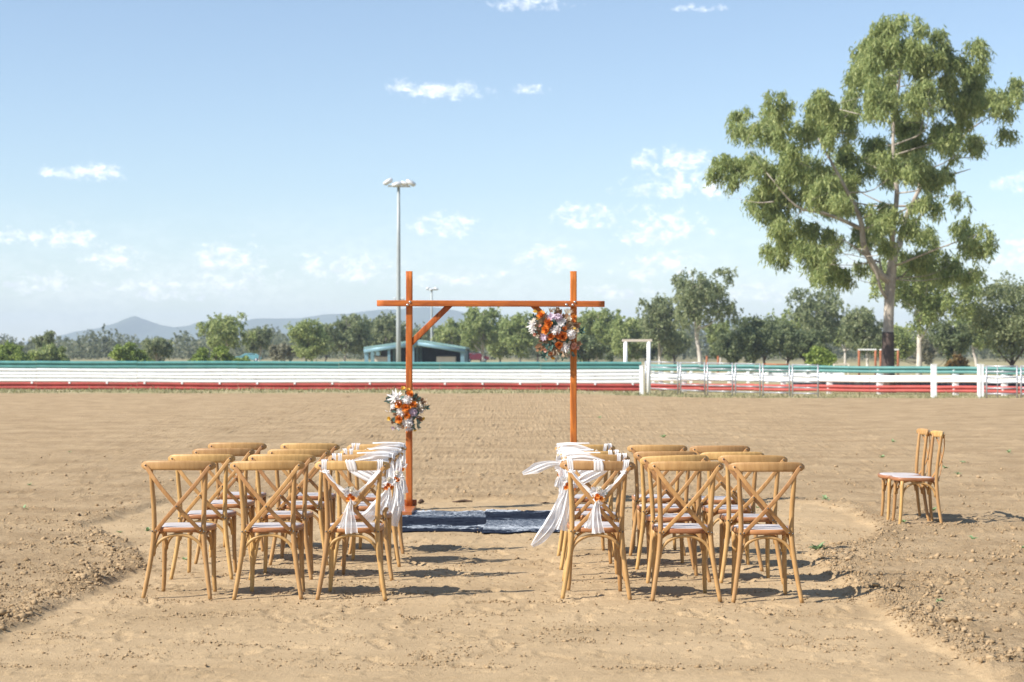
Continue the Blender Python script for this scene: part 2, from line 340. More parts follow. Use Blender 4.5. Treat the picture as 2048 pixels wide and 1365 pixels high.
def ground_mat():
    m, t = new_mat('dirt_and_grass'); c = ocoord(t); sp = t.n('ShaderNodeSeparateXYZ'); t.l(c, sp.inputs[0])
    pa = t.n('ShaderNodeAttribute'); pa.attribute_name = 'pad'; pad = pa.outputs['Fac']
    a = t.noise(c, 1.3, 6, .62); b = t.noise(c, 22, 5, .65); e = t.noise(t.map(c, (.35, 1.6, 1)), 1.1, 5, .6); g = t.noise(c, 140, 3, .6)
    mixf = t.m('ADD', t.m('MULTIPLY', a, .5), t.m('ADD', t.m('MULTIPLY', b, .3), t.m('MULTIPLY', e, .3)))
    rough_c = t.mix(t.step(mixf, .38, .70), (.285, .193, .104), (.465, .335, .196))
    pad_c = t.mix(t.step(mixf, .36, .70), (.335, .235, .130), (.485, .350, .203))
    dirt = t.mix(pad, rough_c, pad_c)
    dirt = t.mix(t.m('MULTIPLY', t.step(g, .35, .7), .25), dirt, (.50, .38, .245))
    edge = t.m('ADD', sp.outputs[1], t.m('MULTIPLY', t.m('SUBTRACT', t.noise(c, .35, 5, .65), .5), 7))
    edge = t.m('ADD', edge, t.m('MULTIPLY', t.m('SUBTRACT', b, .5), 3))
    gf = t.m('MULTIPLY', t.step(edge, 61.5, 65.0), t.step(t.noise(c, .9, 5, .7), .24, .5, .55, 1.0))
    gn = t.noise(c, .45, 6, .7); gr = t.mix(t.step(gn, .38, .66), (.42, .34, .20), (.27, .27, .12))
    gr = t.mix(t.m('MULTIPLY', t.step(b, .4, .65), .4), gr, (.40, .33, .20))
    far = t.step(sp.outputs[1], 150, 500); gr = t.mix(far, gr, (.22, .20, .11))
    col = t.mix(gf, dirt, gr)
    bh = t.m('ADD', t.noise(c, 48, 5, .7), t.m('MULTIPLY', g, .5))
    p = princ(t, col, .95, .08, 0, t.m('MULTIPLY', bh, t.m('MULTIPLY_ADD', pad, -.45, 1.0)), .9, .018); return m
gm.materials.append(ground_mat())
tag(link('ground', gm), 'bare raked dirt arena with a smoother graded patch and dry grass beyond', kind='structure')

def inpad(x, y): return float(ground_h(np.array([x]), np.array([y]), True, False)[1][0])
# loose clods: uncountable
def clods():
    bm = bmesh.new(); bmesh.ops.create_icosphere(bm, subdivisions=1, radius=1); base = np.array([v.co[:] for v in bm.verts]); fc = np.array([[v.index for v in f.verts] for f in bm.faces]); bm.free()
    r = np.random.default_rng(5); N = 800000
    d = 8.2*np.exp(r.random(N)*math.log(27/8.2)); px = r.uniform(-150, 2200, N); x = (px-CX)/F*d; h, pad = ground_h(x, d, True, False)
    sd = np.full(N, -3.); k = d < 40; sd[k] = pad_sd(x[k], d[k])
    prob = np.where(pad > .5, .022+.26*smooth(.10, .5, fbm(x*1.5, d*3.2, 4, 63)), .27*np.clip(.45+fbm(x*1.3, d*1.5, 3, 61)*1.5, .12, 1)+.30*np.exp(-((sd+.12)/.16)**2))
    keep = r.random(N) < prob*.60*(.12+.88*smooth(19, 11, d))*smooth(27, 20, d); x, d, h, pad = x[keep], d[keep], h[keep], pad[keep]; n = len(x)
    s = .0040*(d/10)**.35*(1-r.random(n))**(-.34); s = np.minimum(s, .019)*1.0; s = np.where(pad > .5, np.minimum(s*.8, .010), s)
    def many(base, fc, i):
        x_, d_, h_, s_ = x[i], d[i], h[i], s[i]; n = len(x_)
        return _clods(base, fc, x_, d_, h_, s_, n)
    def _clods(base, fc, x, d, h, s, n):
        v = base[None]*(1+.5*r.normal(size=(n, len(base), 1)).clip(-1.3, 1.5))*s[:, None, None]*np.stack([r.uniform(.8, 1.5, n), r.uniform(.8, 1.3, n), r.uniform(.6, 1.0, n)], -1)[:, None]+np.stack([x, d, h+s*.35], -1)[:, None]
        return v.reshape(-1, 3), (fc[None]+(np.arange(n)*len(base))[:, None, None]).reshape(-1)
    octa = np.array([(1,0,0),(-1,0,0),(0,1,0),(0,-1,0),(0,0,1),(0,0,-1)], float); of = np.array([(0,2,4),(2,1,4),(1,3,4),(3,0,4),(2,0,5),(1,2,5),(3,1,5),(0,3,5)])
    va, fa = many(octa, of, s < .0105); vb, fb = many(base, fc, s >= .0105)
    v = np.concatenate([va, vb]); f = np.concatenate([fa, fb+len(va)])
    me = bpy.data.meshes.new('dirt_clods'); V = v.reshape(-1, 3).astype(np.float32); Fq = f.reshape(-1).astype(np.int32)
    me.vertices.add(len(V)); me.vertices.foreach_set('co', V.ravel()); me.loops.add(len(Fq)); me.loops.foreach_set('vertex_index', Fq); me.polygons.add(len(Fq)//3); me.polygons.foreach_set('loop_start', np.arange(0, len(Fq), 3, dtype=np.int32)); me.update(calc_edges=True)
    m, t = new_mat('clod_dirt'); rr = t.n('ShaderNodeNewGeometry').outputs['Random Per Island']; c = ocoord(t)
    princ(t, t.mix(rr, (.27, .185, .102), (.42, .30, .176)), .95, .08, 0, t.noise(c, 160, 3), .4, .004); me.materials.append(m)
    return link('dirt_clods', me)
tag(clods(), 'loose crumbly brown dirt clods scattered over the raked arena', 'dirt clods', kind='stuff')

# hills on the horizon
def hills():
    D = 4000.0
    prof = [(-400,690),(0,690),(60,684),(100,677),(150,664),(190,657),(225,649),(250,638),(270,632),(292,640),(320,650),(350,655),(372,652),(400,643),(440,640),(480,644),(510,638),(560,637),(600,637),(640,630),(700,628),(750,621),(800,618),(850,614),(890,617),(930,626),(980,640),(1050,655),(1150,662),(1300,655),(1400,645),(1475,634),(1540,642),(1650,660),(1800,668),(2100,672),(2500,690)]
    px = np.linspace(-400, 2500, 420); py = np.interp(px, [p[0] for p in prof], [p[1] for p in prof])+1.6*fbm(px/40, px*0+.5, 4, 71)
    rows = [(-500, 0), (-340, .28), (-170, .66), (0, 1), (200, .8), (500, .3), (800, 0)]; V = []
    for dy, k in rows:
        top = (YH-py)/F*D+H; V.append(np.stack([(px-CX)/F*D+0*dy, D+dy+60*fbm(px/60, px*0+dy, 3, 73), top*k*(1+(.16*fbm(px/33, px*0+dy/300., 3, 75) if k not in (0, 1) else 0))-(3 if k == 0 else 0)], -1))
    mb = MB(); n = len(px); mb.add(np.concatenate(V), [(i*n+j, i*n+j+1, (i+1)*n+j+1, (i+1)*n+j) for i in range(len(rows)-1) for j in range(n-1)])
    m, t = new_mat('forested_hills'); c = ocoord(t); princ(t, t.mix(t.step(t.noise(c, .008, 6, .7), .35, .65), (.05, .075, .045), (.085, .105, .06)), .95, .05)
    tag(mb.obj('hills', m), 'blue hazy range of low hills along the horizon', kind='structure')
hills()

# ---------------------------------------------------------------- trees
def leaf_quads(cen, rad, n, L, W, rng, hang=.8, shell=.45, strand=0.0):
    k = rng.integers(0, len(cen), n) if n else np.array([], int)
    wts = rad.prod(1)**(2/3); k = rng.choice(len(cen), n, p=wts/wts.sum())
    u = rng.normal(size=(n, 3)); u /= np.linalg.norm(u, axis=1)[:, None]; r = rng.random(n)**shell
    p = cen[k]+u*rad[k]*r[:, None]
    if strand > 0:                                  # leaves hang in strings below their twig
        ns = max(1, n//8); st = np.repeat(p[:ns], 8, 0)[:n]; t_ = np.tile(np.linspace(0, 1, 8), ns)[:n]; ln = np.repeat(strand*rng.uniform(.4, 1.3, ns), 8)[:n]; dr = np.repeat(rng.normal(size=(ns, 3))*.3, 8, 0)[:n]; dr[:, 2] = -1
        n = len(st); p = st+dr*(ln*t_)[:, None]+rng.normal(size=(n, 3))*strand*.09
    a = rng.normal(size=(n, 3))*.55; a[:, 2] -= hang; a /= np.linalg.norm(a, axis=1)[:, None]
    b = rng.normal(size=(n, 3)); b -= a*(a*b).sum(1)[:, None]; b /= np.linalg.norm(b, axis=1)[:, None]
    l = (L*rng.uniform(.6, 1.3, n))[:, None]; w_ = (W*rng.uniform(.7, 1.3, n))[:, None]
    return np.stack([p, p+a*l*.45+b*w_, p+a*l, p+a*l*.45-b*w_], 1)
def sub_clumps(c, r, rng, m=7, sc=.5, spread=1.0):
    out = []; rr = []
    for q, s in zip(c, r):
        for _ in range(m):
            u = rng.normal(size=3); u /= np.linalg.norm(u); out.append(q+u*s*spread*rng.random()**.5); f = sc*rng.uniform(.6, 1.2); rr.append(s*f*np.array([1, 1, .8]))
    return np.array(out), np.array(rr)
def tree(name, label, loc, cat, c, r, branches, n_leaf, L, W, leafm, barkm, seed, group=None, m=7, hang=.8, sc=.5, twigs=True, strand=0.0):
    rng = np.random.default_rng(seed); root = empty(name, loc, label, cat, group)
    c = np.asarray(c, float); r = np.asarray(r, float); r = r if r.ndim == 2 else np.repeat(r[:, None], 3, 1)
    mb = MB()
    for P, R in branches: mb.tube(P, R, 10 if max(R) > .15 else 6, 4)
    nodes = np.concatenate([catmull(P, 4) for P, R in branches]); nr = np.concatenate([np.interp(np.linspace(0, len(P)-1, (len(P)-1)*4+1), range(len(P)), R) for P, R in branches])
    if twigs:
        for q, s in zip(c, r):
            dv_ = q-nodes; dist = np.linalg.norm(dv_, axis=1)*(1+.45*np.clip(.35-dv_[:, 2]/(np.linalg.norm(dv_, axis=1)+.01), 0, 1.3)); i = int(np.argmin(dist)); a = nodes[i]; L0 = np.linalg.norm(q-a)
            mid = (a+q)/2+rng.normal(size=3)*.12*L0+np.array([0, 0, -.06*L0]); r0 = min(nr[i]*.5, .012+.012*L0)
            mb.tube([a, mid, q], [r0, r0*.6, r0*.25], 5, 3)
            for _ in range(3): e = q+rng.normal(size=3)*s*.55; mb.tube([q, (q+e)/2+rng.normal(size=3)*.08*s, e], [r0*.35, r0*.22, r0*.08], 4)
    cc, rr = sub_clumps(c, r, rng, m, sc)
    link('crown', quads('crown', leaf_quads(cc, rr, n_leaf, L, W, rng, hang, .45, strand), leafm), root)
    return root, mb
def gen_tree(px, top, wpx, d, name, label, cat='tree', kind='gum', base_py=None, seed=0, leafm=None, barkm=None, n=5200, trunk_frac=None, group=None, lean_k=.05):
    rng = np.random.default_rng(seed+100); s = F/d; x = X(px, d); z0 = gz(x, d) if d < 110 else 0.0; hgt = (YH-top)/s+H-z0; Wd = wpx/s
    tf = trunk_frac if trunk_frac is not None else {'gum': .34, 'dense': .16, 'bush': .04}[kind]
    cb_, ch = hgt*tf, hgt*(1-tf); k = {'gum': 26, 'dense': 26, 'bush': 16}[kind]; n = int(n*1.2); Wd *= 1.25
    c = []; r = []
    while len(c) < k:
        u = rng.uniform(-1, 1, 3)
        t = (u[2]+1)/2
        env = (math.sqrt(max(0, 1-(abs(t-.62)/.62)**2)) if kind != 'bush' else math.sqrt(max(0, 1-t**2)))*(.75+.35*rng.random())
        if math.hypot(u[0], u[1]) > env: continue
        rad = (.22 if kind == 'gum' else .24)*min(Wd, ch*1.1)*rng.uniform(.7, 1.15)
        c.append((u[0]*(Wd/2-rad*.6), u[1]*(Wd/2-rad*.6), cb_+rad*.7+t*(ch-rad*1.5))); r.append(rad)
    c[0] = (rng.normal()*.08*Wd, 0, hgt-r[0]*1.05)
    c = np.array(c); r = np.array(r); rt = max(.06, .017*hgt+.03)
    lean = rng.normal()*lean_k*hgt
    br = [(np.array([(0, 0, -.15), (lean*.3, 0, cb_*.5), (lean*.7, .1, cb_), (lean, 0, cb_+ch*.55), (lean*1.2, 0, cb_+ch*.85)]), np.array([rt*1.25, rt, rt*.85, rt*.4, rt*.12]))]
    for i in range(4 if kind != 'bush' else 3):
        q = c[rng.integers(0, k)]; t0 = cb_*(.75+.5*rng.random()); a = np.array([lean*.6, 0, t0]); br.append((np.array([a, (a+q)/2+np.array([0, 0, -.05*hgt]), q]), np.array([rt*.55, rt*.35, rt*.12])))
    lm = leafm or {'gum': gum_grey, 'dense': dark_leaf, 'bush': bright_leaf}[kind]
    px_leaf = 5.2/s; root, mb = tree(name, label, (x, d, z0), cat, c, r, br, n, px_leaf*(1.15 if kind == 'gum' else 1.0), px_leaf*(.34 if kind == 'gum' else .42), lm, None, seed, group, m=6, hang=.7 if kind == 'gum' else .3, sc=.55, strand=.05*hgt if kind == 'gum' else 0.0)
    mb.obj('trunk', barkm or (bark_pale if kind == 'gum' else bark_dark), root); return root

def big_gum():
    d = 76.0; s = F/d; x0 = X(1776, d); z0 = gz(x0, d)-.02
    def L(zx, zy, yy=0.0): return np.array([(1400+zx*.5277-1776)/s, yy, (YH-(20+zy*.5277))/s+H-z0])
    cl = [(720,110,75),(800,110,75),(860,165,55),(640,150,62),(600,200,55),(750,180,80),(690,240,75),(555,265,48),(625,300,70),(510,320,50),(580,380,60),(700,330,70),
          (1010,175,38),(935,230,52),(1055,230,52),(885,300,80),(1000,310,70),(1120,290,62),(1195,285,36),(1100,355,50),(960,400,70),(1035,420,42),(870,390,70),(1195,430,30),
          (780,380,60),(740,460,70),(830,480,60),(650,520,70),(920,500,52),(985,520,42),(880,575,52),(965,590,26),(760,570,52),(830,650,52),(700,620,60),
          (170,370,32),(250,380,52),(330,375,50),(395,395,48),(160,430,34),(225,450,44),(300,470,52),(430,480,70),(380,540,60),(470,560,60),(480,395,40),
          (90,570,32),(150,560,42),(62,605,22),(120,632,32),(210,530,42),(220,620,52),(300,600,62),(280,680,52),(360,660,62),(430,640,62),(500,650,52),(560,620,62),(620,690,62),(430,720,62),(340,740,52),(520,730,52),
          (300,820,44),(270,890,24),(350,850,50),(420,820,52),(400,910,50),(335,905,34),(470,900,50),(412,1000,30),(470,985,34),(540,880,42),(560,960,42),(605,985,32),
          (650,760,52),(690,830,50),(720,760,42),(770,740,42),(745,820,42),(660,890,34),(615,830,32),(640,955,26),(950,715,24),
          (1030,800,34),(980,870,52),(920,825,42),(1040,885,28),(900,930,52),(835,935,50),(950,965,52),(1000,1000,34)]
    rng = np.random.default_rng(12); c = []; r = []
    for (a, b, q) in cl:
        off = ((a-640)/560)**2+((b-560)/520)**2; yy = rng.uniform(-1, 1)*5.2*math.sqrt(max(.05, 1-.8*off))
        c.append(L(a, b, yy)); rr = q*.5277/s*1.3; r.append((rr, rr*1.25, rr*.85))
    B = [([L(712,1468), L(712,1300), L(716,1150), L(722,1030), L(735,930), L(765,880,.4), L(795,790,.8), L(830,720,1.0)], [.36,.27,.235,.25,.2,.16,.13,.11]),
         ([L(735,935), L(722,860,-.4), L(736,700,-.6), L(730,590,-.3), L(735,430,0), L(760,250,0), L(770,130,0)], [.16,.13,.11,.09,.07,.045,.02]),
         ([L(720,1030), L(660,990,-.5), L(605,900,-1.0), L(592,820,-1.2), L(552,735,-1.5), L(480,600,-1.5), L(420,480,-1.2)], [.19,.16,.14,.12,.09,.06,.02]),
         ([L(598,840,-1.1), L(520,810,-1.6), L(440,785,-2.0), L(330,760,-2.4), L(220,640,-2.6)], [.11,.09,.075,.05,.02]),
         ([L(830,720,1.0), L(885,705,1.4), L(930,640,1.6), L(990,612,1.6), L(1064,588,1.6)], [.11,.09,.07,.045,.015]),
         ([L(830,720,1.0), L(870,640,1.6), L(868,560,2.0), L(872,470,2.0), L(900,330,1.8)], [.10,.08,.07,.055,.02]),
         ([L(930,640,1.6), L(990,560,2.0), L(1030,480,2.4), L(1090,420,2.4), L(1170,370,2.2)], [.07,.06,.05,.04,.015]),
         ([L(1005,545,2.0), L(1060,542,1.8), L(1105,546,1.6), L(1130,558,1.5)], [.03,.022,.014,.006]),
         ([L(250,745,-2.4), L(200,748,-2.3), L(160,742,-2.2), L(130,732,-2.1)], [.03,.02,.012,.006]),
         ([L(712,1100), L(675,1060,-.6), L(648,990,-.9), L(610,940,-1.1), L(530,880,-1.2)], [.08,.075,.065,.05,.02]),
         ([L(745,900,.3), L(790,850,1.2), L(860,790,1.8), L(900,740,2.0)], [.09,.06,.04,.015]),
         ([L(700,1010,.2), L(696,950,.8), L(712,900,1.2)], [.06,.05,.02]),
         ([L(745,1020,.3), L(800,1000,1.5), L(860,950,2.2), L(930,900,2.6)], [.07,.055,.04,.015])]
    root, mb = tree('gum_tree', 'tall spreading gum tree with smooth pale trunk dark at its base', (x0, d, z0), 'tree', c, r,
                    [(np.array(P), np.array(R)) for P, R in B], 128000, .28, .032, gum_leaf, None, 31, m=11, hang=1.1, sc=.38, strand=.5)
    tr = mb.obj('trunk', bark_grey, root)
    b2 = MB(); b2.tube([L(712,1470)+[0,0,-.2], L(712,1400), L(712,1300), L(713,1222)], [.40,.325,.295,.272], 14, 5); link('trunk_base', b2.mesh('trunk_base', bark_dark), root)
big_gum()
G = 'trees standing behind the arena fence'
gen_tree(22,682,95,150,'leafy_bush','bright green bush at the far left edge above the green rail','bush','bush',seed=1,group=G)
gen_tree(98,684,80,158,'leafy_bush','mid green bush beside the leftmost bright bush','bush','bush',seed=2,leafm=gum_leaf,group=G)
gen_tree(92,659,36,175,'gum_tree','small tree poking up above the bushes at far left',kind='gum',seed=3,group=G,n=2600)
gen_tree(262,685,82,150,'leafy_bush','round dark green bush below the pointed blue hill','bush','bush',seed=4,group=G)
gen_tree(312,671,60,178,'gum_tree','small grey green tree right of the round bush below the hill',kind='gum',seed=5,group=G,n=3200,trunk_frac=.15)
gen_tree(446,620,98,170,'gum_tree','open crowned tree standing tallest on the left, over a bright bush',kind='gum',seed=6,leafm=gum_leaf,group=G,trunk_frac=.3)
gen_tree(432,690,100,140,'leafy_bush','bright yellow green bush under the open crowned left tree','bush','bush',seed=7,group=G)
gen_tree(517,652,56,200,'gum_tree','thin grey gum next to the blue green parked car',kind='gum',seed=8,group=G,n=3600)
gen_tree(566,684,46,190,'gum_tree','low scrubby tree with pale bare stems left of the dense round tree',kind='gum',seed=9,leafm=pale_leaf,group=G,n=2600,trunk_frac=.2)
gen_tree(614,641,76,185,'round_tree','dense rounded green tree left of the light pole',kind='dense',seed=10,leafm=gum_leaf,group=G)
gen_tree(688,624,100,200,'gum_tree','broad grey green gum between round tree and tall light pole',kind='gum',seed=11,group=G,trunk_frac=.22,n=6500)
gen_tree(765,617,84,212,'gum_tree','gum tree directly behind the tall light pole',kind='gum',seed=12,group=G,trunk_frac=.2,n=6000)
gen_tree(842,652,40,260,'gum_tree','distant thin tree behind the shed roof ridge',kind='gum',seed=13,group=G,n=2400)
gen_tree(905,634,70,215,'gum_tree','leafy gum rising behind the right end of the shed',kind='gum',seed=14,leafm=gum_leaf,group=G,trunk_frac=.15)
gen_tree(965,612,92,205,'gum_tree','tall gum framed in the middle of the timber arch',kind='gum',seed=15,leafm=gum_leaf,group=G,trunk_frac=.22,n=6800)
gen_tree(1040,622,76,198,'gum_tree','gum tree just left of the large flower cluster',kind='gum',seed=16,leafm=gum_leaf,group=G,trunk_frac=.2,n=6000)
gen_tree(1110,628,84,205,'gum_tree','grey gum behind the large flower cluster',kind='gum',seed=17,group=G,trunk_frac=.18,n=6000)
gen_tree(1190,614,86,190,'gum_tree','bushy gum right of the arch post below the beam end',kind='gum',seed=18,leafm=gum_leaf,group=G,trunk_frac=.12,n=6500)
gen_tree(1180,672,80,170,'round_tree','dark low tree at the foot of the right arch post',kind='dense',seed=19,group=G,n=4200)
gen_tree(1258,628,84,185,'gum_tree','green gum behind the white gate frame',kind='gum',seed=20,leafm=gum_leaf,group=G,trunk_frac=.14,n=6000)
gen_tree(1320,590,90,165,'gum_tree','leaning gum on the left flank of the tall white limbed gum',kind='gum',seed=21,group=G,trunk_frac=.16,n=7000)
gen_tree(1402,533,140,150,'gum_tree','tall gum with forked white trunk right of the gate frame',kind='gum',seed=22,group=G,trunk_frac=.36,n=10000)
gen_tree(1466,662,80,160,'round_tree','dark dense tree right of the forked white trunk',kind='dense',seed=23,group=G)
gen_tree(1530,628,96,165,'round_tree','darkest broad tree in the middle of the right tree line',kind='dense',seed=24,group=G,n=6500)
gen_tree(1575,612,80,190,'gum_tree','pale topped gum between dark trees left of the big gum',kind='gum',seed=25,leafm=gum_leaf,group=G,trunk_frac=.15)
gen_tree(1642,570,112,165,'gum_tree','feathery gum just left of the big gum trunk',kind='gum',seed=26,group=G,trunk_frac=.3,n=7500)
gen_tree(1612,655,80,150,'round_tree','dark scrub tree behind the bright green shrub',kind='dense',seed=27,group=G)
gen_tree(1641,687,66,112,'leafy_bush','bright green shrub left of the big gum trunk','bush','bush',seed=28,group=G,n=3600)
gen_tree(1735,606,90,150,'gum_tree','pale leafy tree immediately left behind the big gum trunk',kind='gum',seed=29,group=G,trunk_frac=.12,n=6000)
gen_tree(1838,500,215,112,'gum_tree','dark crowned gum with slim white trunk behind the big gum',kind='gum',seed=30,leafm=gum_leaf,group=G,trunk_frac=.36,n=14000,lean_k=.006)
gen_tree(1908,640,90,130,'gum_tree','slender tree right of the slim white trunk',kind='gum',seed=32,leafm=dark_leaf,group=G,trunk_frac=.3,n=5000)
gen_tree(1840,672,200,170,'scrub_tree','dry grey green scrub behind the slim white trunk','tree','dense',seed=33,leafm=pale_leaf,group=G,n=6500)
gen_tree(1912,706,34,118,'leafy_bush','small rusty orange shrub right of the big gum','bush','bush',seed=34,leafm=rust_leaf,group=G,n=2400)
gen_tree(2020,550,170,112,'round_tree','large dense grey green tree at the right edge','tree','dense',seed=35,leafm=gum_grey,group=G,n=13000,trunk_frac=.1)
for i, (px, tp, wd, d, kd, lm, lb) in enumerate([
    (1000,648,70,225,'dense',gum_leaf,'green tree low behind the tall gum in the middle of the arch'),(1075,640,80,230,'dense',gum_grey,'grey green tree hidden low behind the large flower cluster'),
    (1142,645,70,225,'dense',gum_grey,'grey tree just left of the right arch post, behind the cluster'),(1222,650,70,215,'dense',dark_leaf,'dark tree between the right arch post and the white gate frame'),
    (1295,650,80,190,'dense',dark_leaf,'dark tree seen through the white gate frame'),(1350,655,70,185,'dense',gum_grey,'low grey green tree left of the forked white trunk'),(1440,640,60,190,'gum',gum_leaf,'thin crowned tree right behind the forked white gum'),
    (1500,652,70,150,'dense',dark_leaf,'dark round tree left of the darkest broad tree'),(1575,650,80,150,'dense',dark_leaf,'dark tree between the darkest broad tree and the feathery gum'),(1690,640,70,190,'gum',gum_leaf,'pale tree in the gap left of the rusty frames'),
    (1795,650,60,160,'dense',gum_leaf,'green tree just right of the big gum trunk'),(1955,615,90,140,'gum',gum_leaf,'leafy tree left of the large right edge tree'),(730,650,70,240,'dense',gum_grey,'grey tree low between the two broad gums left of the light pole'),
    (650,662,60,235,'dense',gum_grey,'low grey tree between the round tree and the broad gum'),(870,655,60,330,'dense',gum_grey,'distant grey tree over the right slope of the shed roof')]):
    gen_tree(px, tp, wd, d, 'gum_tree' if kd == 'gum' else 'round_tree', lb, 'tree', kd, seed=60+i, leafm=lm, group=G, n=4200)
def woodland():
    rng = np.random.default_rng(44); n = 950; d = rng.uniform(330, 560, n); px = rng.uniform(-250, 2300, n); s = F/d
    toph = np.interp(px, [-250, 200, 600, 900, 1300, 2300], [674, 674, 664, 656, 652, 650])+rng.normal(size=n)*8; t = rng.random(n)
    hz = ((YH-toph)/s+H)*(.25+.75*t); r = rng.uniform(1.6, 3.4, n)
    c = np.stack([X(px, d), d, hz-r*.7], -1); R = np.stack([r*1.2, r*1.2, r], -1); V = leaf_quads(c, R, 90000, .95, .33, rng, .4, .4); V = V[V[..., 2].min(1) > -.05]
    tag(link('woodland', quads('woodland', V, leafy('woodland_leaves', (.10, .12, .07), (.17, .19, .105), (.26, .26, .165), .45))), 'far belt of grey green woodland beyond the fields', 'woodland', kind='stuff')
woodland()
# ---------------------------------------------------------------- fences
WB = [(0,-.155),(-.02,-.152),(-.075,-.115),(-.083,-.09),(-.083,-.07),(-.075,-.05),(-.008,-.016),(-.008,.016),(-.075,.05),(-.083,.07),(-.083,.09),(-.075,.115),(-.02,.152),(0,.155)]
def wbeam(A, B, mat, parent, name='guard_rail', sag=.012, seed=0):
    A = np.array(A, float); B = np.array(B, float); k = 7; prof = WB+[(p[0]+.006, p[1]) for p in WB[::-1]]; n = len(prof); V = []
    e = (B-A)[:2]; e /= np.linalg.norm(e); nn = np.array([-e[1], e[0]])
    for i in range(k):
        t = i/(k-1); c = A+(B-A)*t; c[2] += sag*math.sin(seed*1.7+t*3.1)
        V += [(c[0]+nn[0]*p[0], c[1]+nn[1]*p[0], c[2]+p[1]) for p in prof]
    mb = MB(); mb.add(V, [(i*n+j, (i+1)*n+j, (i+1)*n+(j+1) % n, i*n+(j+1) % n) for i in range(k-1) for j in range(n)]+[tuple(range(n)), tuple((k-1)*n+j for j in range(n-1, -1, -1))])
    return mb.obj(name, mat, parent, smooth=False)
def post(mb_or_parent, x, y, z0, z1, w_, mat, name='post'):
    m = MB(); m.box((0, 0, (z0+z1)/2), (w_, w_, z1-z0)); return m.obj(name, mat, mb_or_parent, smooth=False, bevel=.012, loc=(x, y, 0))
dL = 69.0; sL = F/dL
fence = empty('guard_rail_fence', (X(600, dL), dL, 0), 'long stacked steel guard rail fence, green over white over red', 'fence')
def rel(o, p): return tuple(np.array(p, float)-np.array(o.location))
xe = X(1283, dL)
xs_ = np.linspace(X(-330, dL), xe, 9)
def ztop(x): px = CX+x*sL; return np.interp(px, [-330, 0, 520, 1283], [.012, .02, -.015, -.045])
ROWS = [(730.0, green_paint), (744.6, white_paint), (758.4, white_paint), (772.4, red_paint)]
for r_, (py, mt) in enumerate(ROWS):
    zc = Zp(py, dL)
    for i in range(8):
        a, b = xs_[i], xs_[i+1]; g = .005
        rail = wbeam(rel(fence, (a+g, dL+.003*(i % 2), zc+ztop(a))), rel(fence, (b-g, dL+.003*(i % 2), zc+ztop(b))), mt, fence, seed=r_*3+i)
bolt_me = MB().tube([(0, 0, 0), (0, -.02, 0), (0, -.034, 0)], [.036, .034, .012], 8).mesh('bolt', steel)
for i in range(22):
    x = X(1265-75*i, dL)
    if x < xs_[0]+.5: break
    p = post(fence, *rel(fence, (x, dL+.11, 0))[:2], -.3, 1.16, .11, white_paint)
    for py in (751.6,): link('bolt', bolt_me, fence, rel(fence, (x, dL-.012, Zp(py, dL)+ztop(x)+.0)))
    m = MB(); m.box((0, 0, 0), (.075, .02, .08)); m.obj('bracket', white_paint, fence, False, loc=rel(fence, (x, dL-.092, Zp(766.2, dL)+ztop(x))))
ep = empty('end_post', (X(1283, 67.5), 67.5, gz(X(1283, 67.5), 67.5)), 'white square post closing the right end of the stacked guard rail', 'post')
m = MB(); m.box((0, 0, .56), (.15, .15, 1.24)); m.obj('post', white_paint, ep, False, .012)
m = MB(); m.box((0, 0, 1.195), (.17, .17, .03)); m.obj('post_cap', white_paint, ep, False, .006)
def frame(name, label, x0, x1, ytop, d, w_, mat_p, mat_b, over=.12, group=None):
    a, b = X(x0, d), X(x1, d); z0 = gz((a+b)/2, d); zt = Zp(ytop, d)-z0; o = empty(name, ((a+b)/2, d, z0), label, 'gate frame', group); hw = (b-a)/2
    for s_ in (-1, 1):
        q = MB(); q.tube([(s_*hw, 0, -.3), (s_*hw, 0, zt*.5), (s_*hw, 0, zt)], w_/2, 12); q.obj('post', mat_p, o)
    q = MB(); q.box((0, 0, zt+w_*.3), (2*hw+2*over, w_*.9, w_*.62)); q.obj('top_beam', mat_b, o, False, .01); return o
frame('gate_frame', 'white gate frame with two posts and a cross beam beside the guard rail', 1251, 1297.5, 684, 70.2, .17, white_paint, cream, .14)
# right hand fence
fr = empty('rail_fence', (X(1600, 75), 75, gz(X(1600, 75), 75)), 'three rail fence of separate green, white and red rails on white posts', 'fence')
def rp(px): t = (px-1300)/600; d = 78-6*t; return X(px, d), d
JP = [1296, 1400, 1510, 1620, 1740, 1866, 1960, 2080]
RR = [((735.0, 741.0), green_paint), ((755.5, 759.0), white_paint), ((773.5, 779.0), red_paint)]
for (y0, y1), mt in RR:
    for a, b in zip(JP[:-1], JP[1:]):
        (xa, da), (xb, db) = rp(a), rp(b); za = Zp(y0+(y1-y0)*(a-1300)/600, da); zb = Zp(y0+(y1-y0)*(b-1300)/600, db)
        wbeam(rel(fr, (xa+.006, da, za)), rel(fr, (xb-.006, db, zb)), mt, fr, seed=a)
for px in (1322, 1369, 1468, 1567, 1660, 1760, 1912, 2010):
    x, d = rp(px); d += .14; post(fr, *rel(fr, (x, d, 0))[:2], -.4, Zp(740, d)-fr.location.z, .26 if px > 1650 else .22, white_paint)
for k, px in enumerate((1867.5, 1958, 1965)):
    d = 66.5; x = X(px, d); z = gz(x, d); o = empty('fence_post', (x, d, z), ['stout white post in front of the three rail fence, right of the big gum', 'left one of the two white posts standing close together at right', 'right one of the two white posts standing close together at right'][k], 'post', 'white posts before the rail fence')
    w_ = (.20, .12, .10)[k]; m = MB(); m.box((0, 0, .5), (w_, w_, 1.70)); m.obj('post', white_paint, o, False, .015)
    m = MB(); m.box((0, 0, 1.365), (w_*1.12, w_*1.12, .03)); m.obj('post_cap', white_paint, o, False, .006)
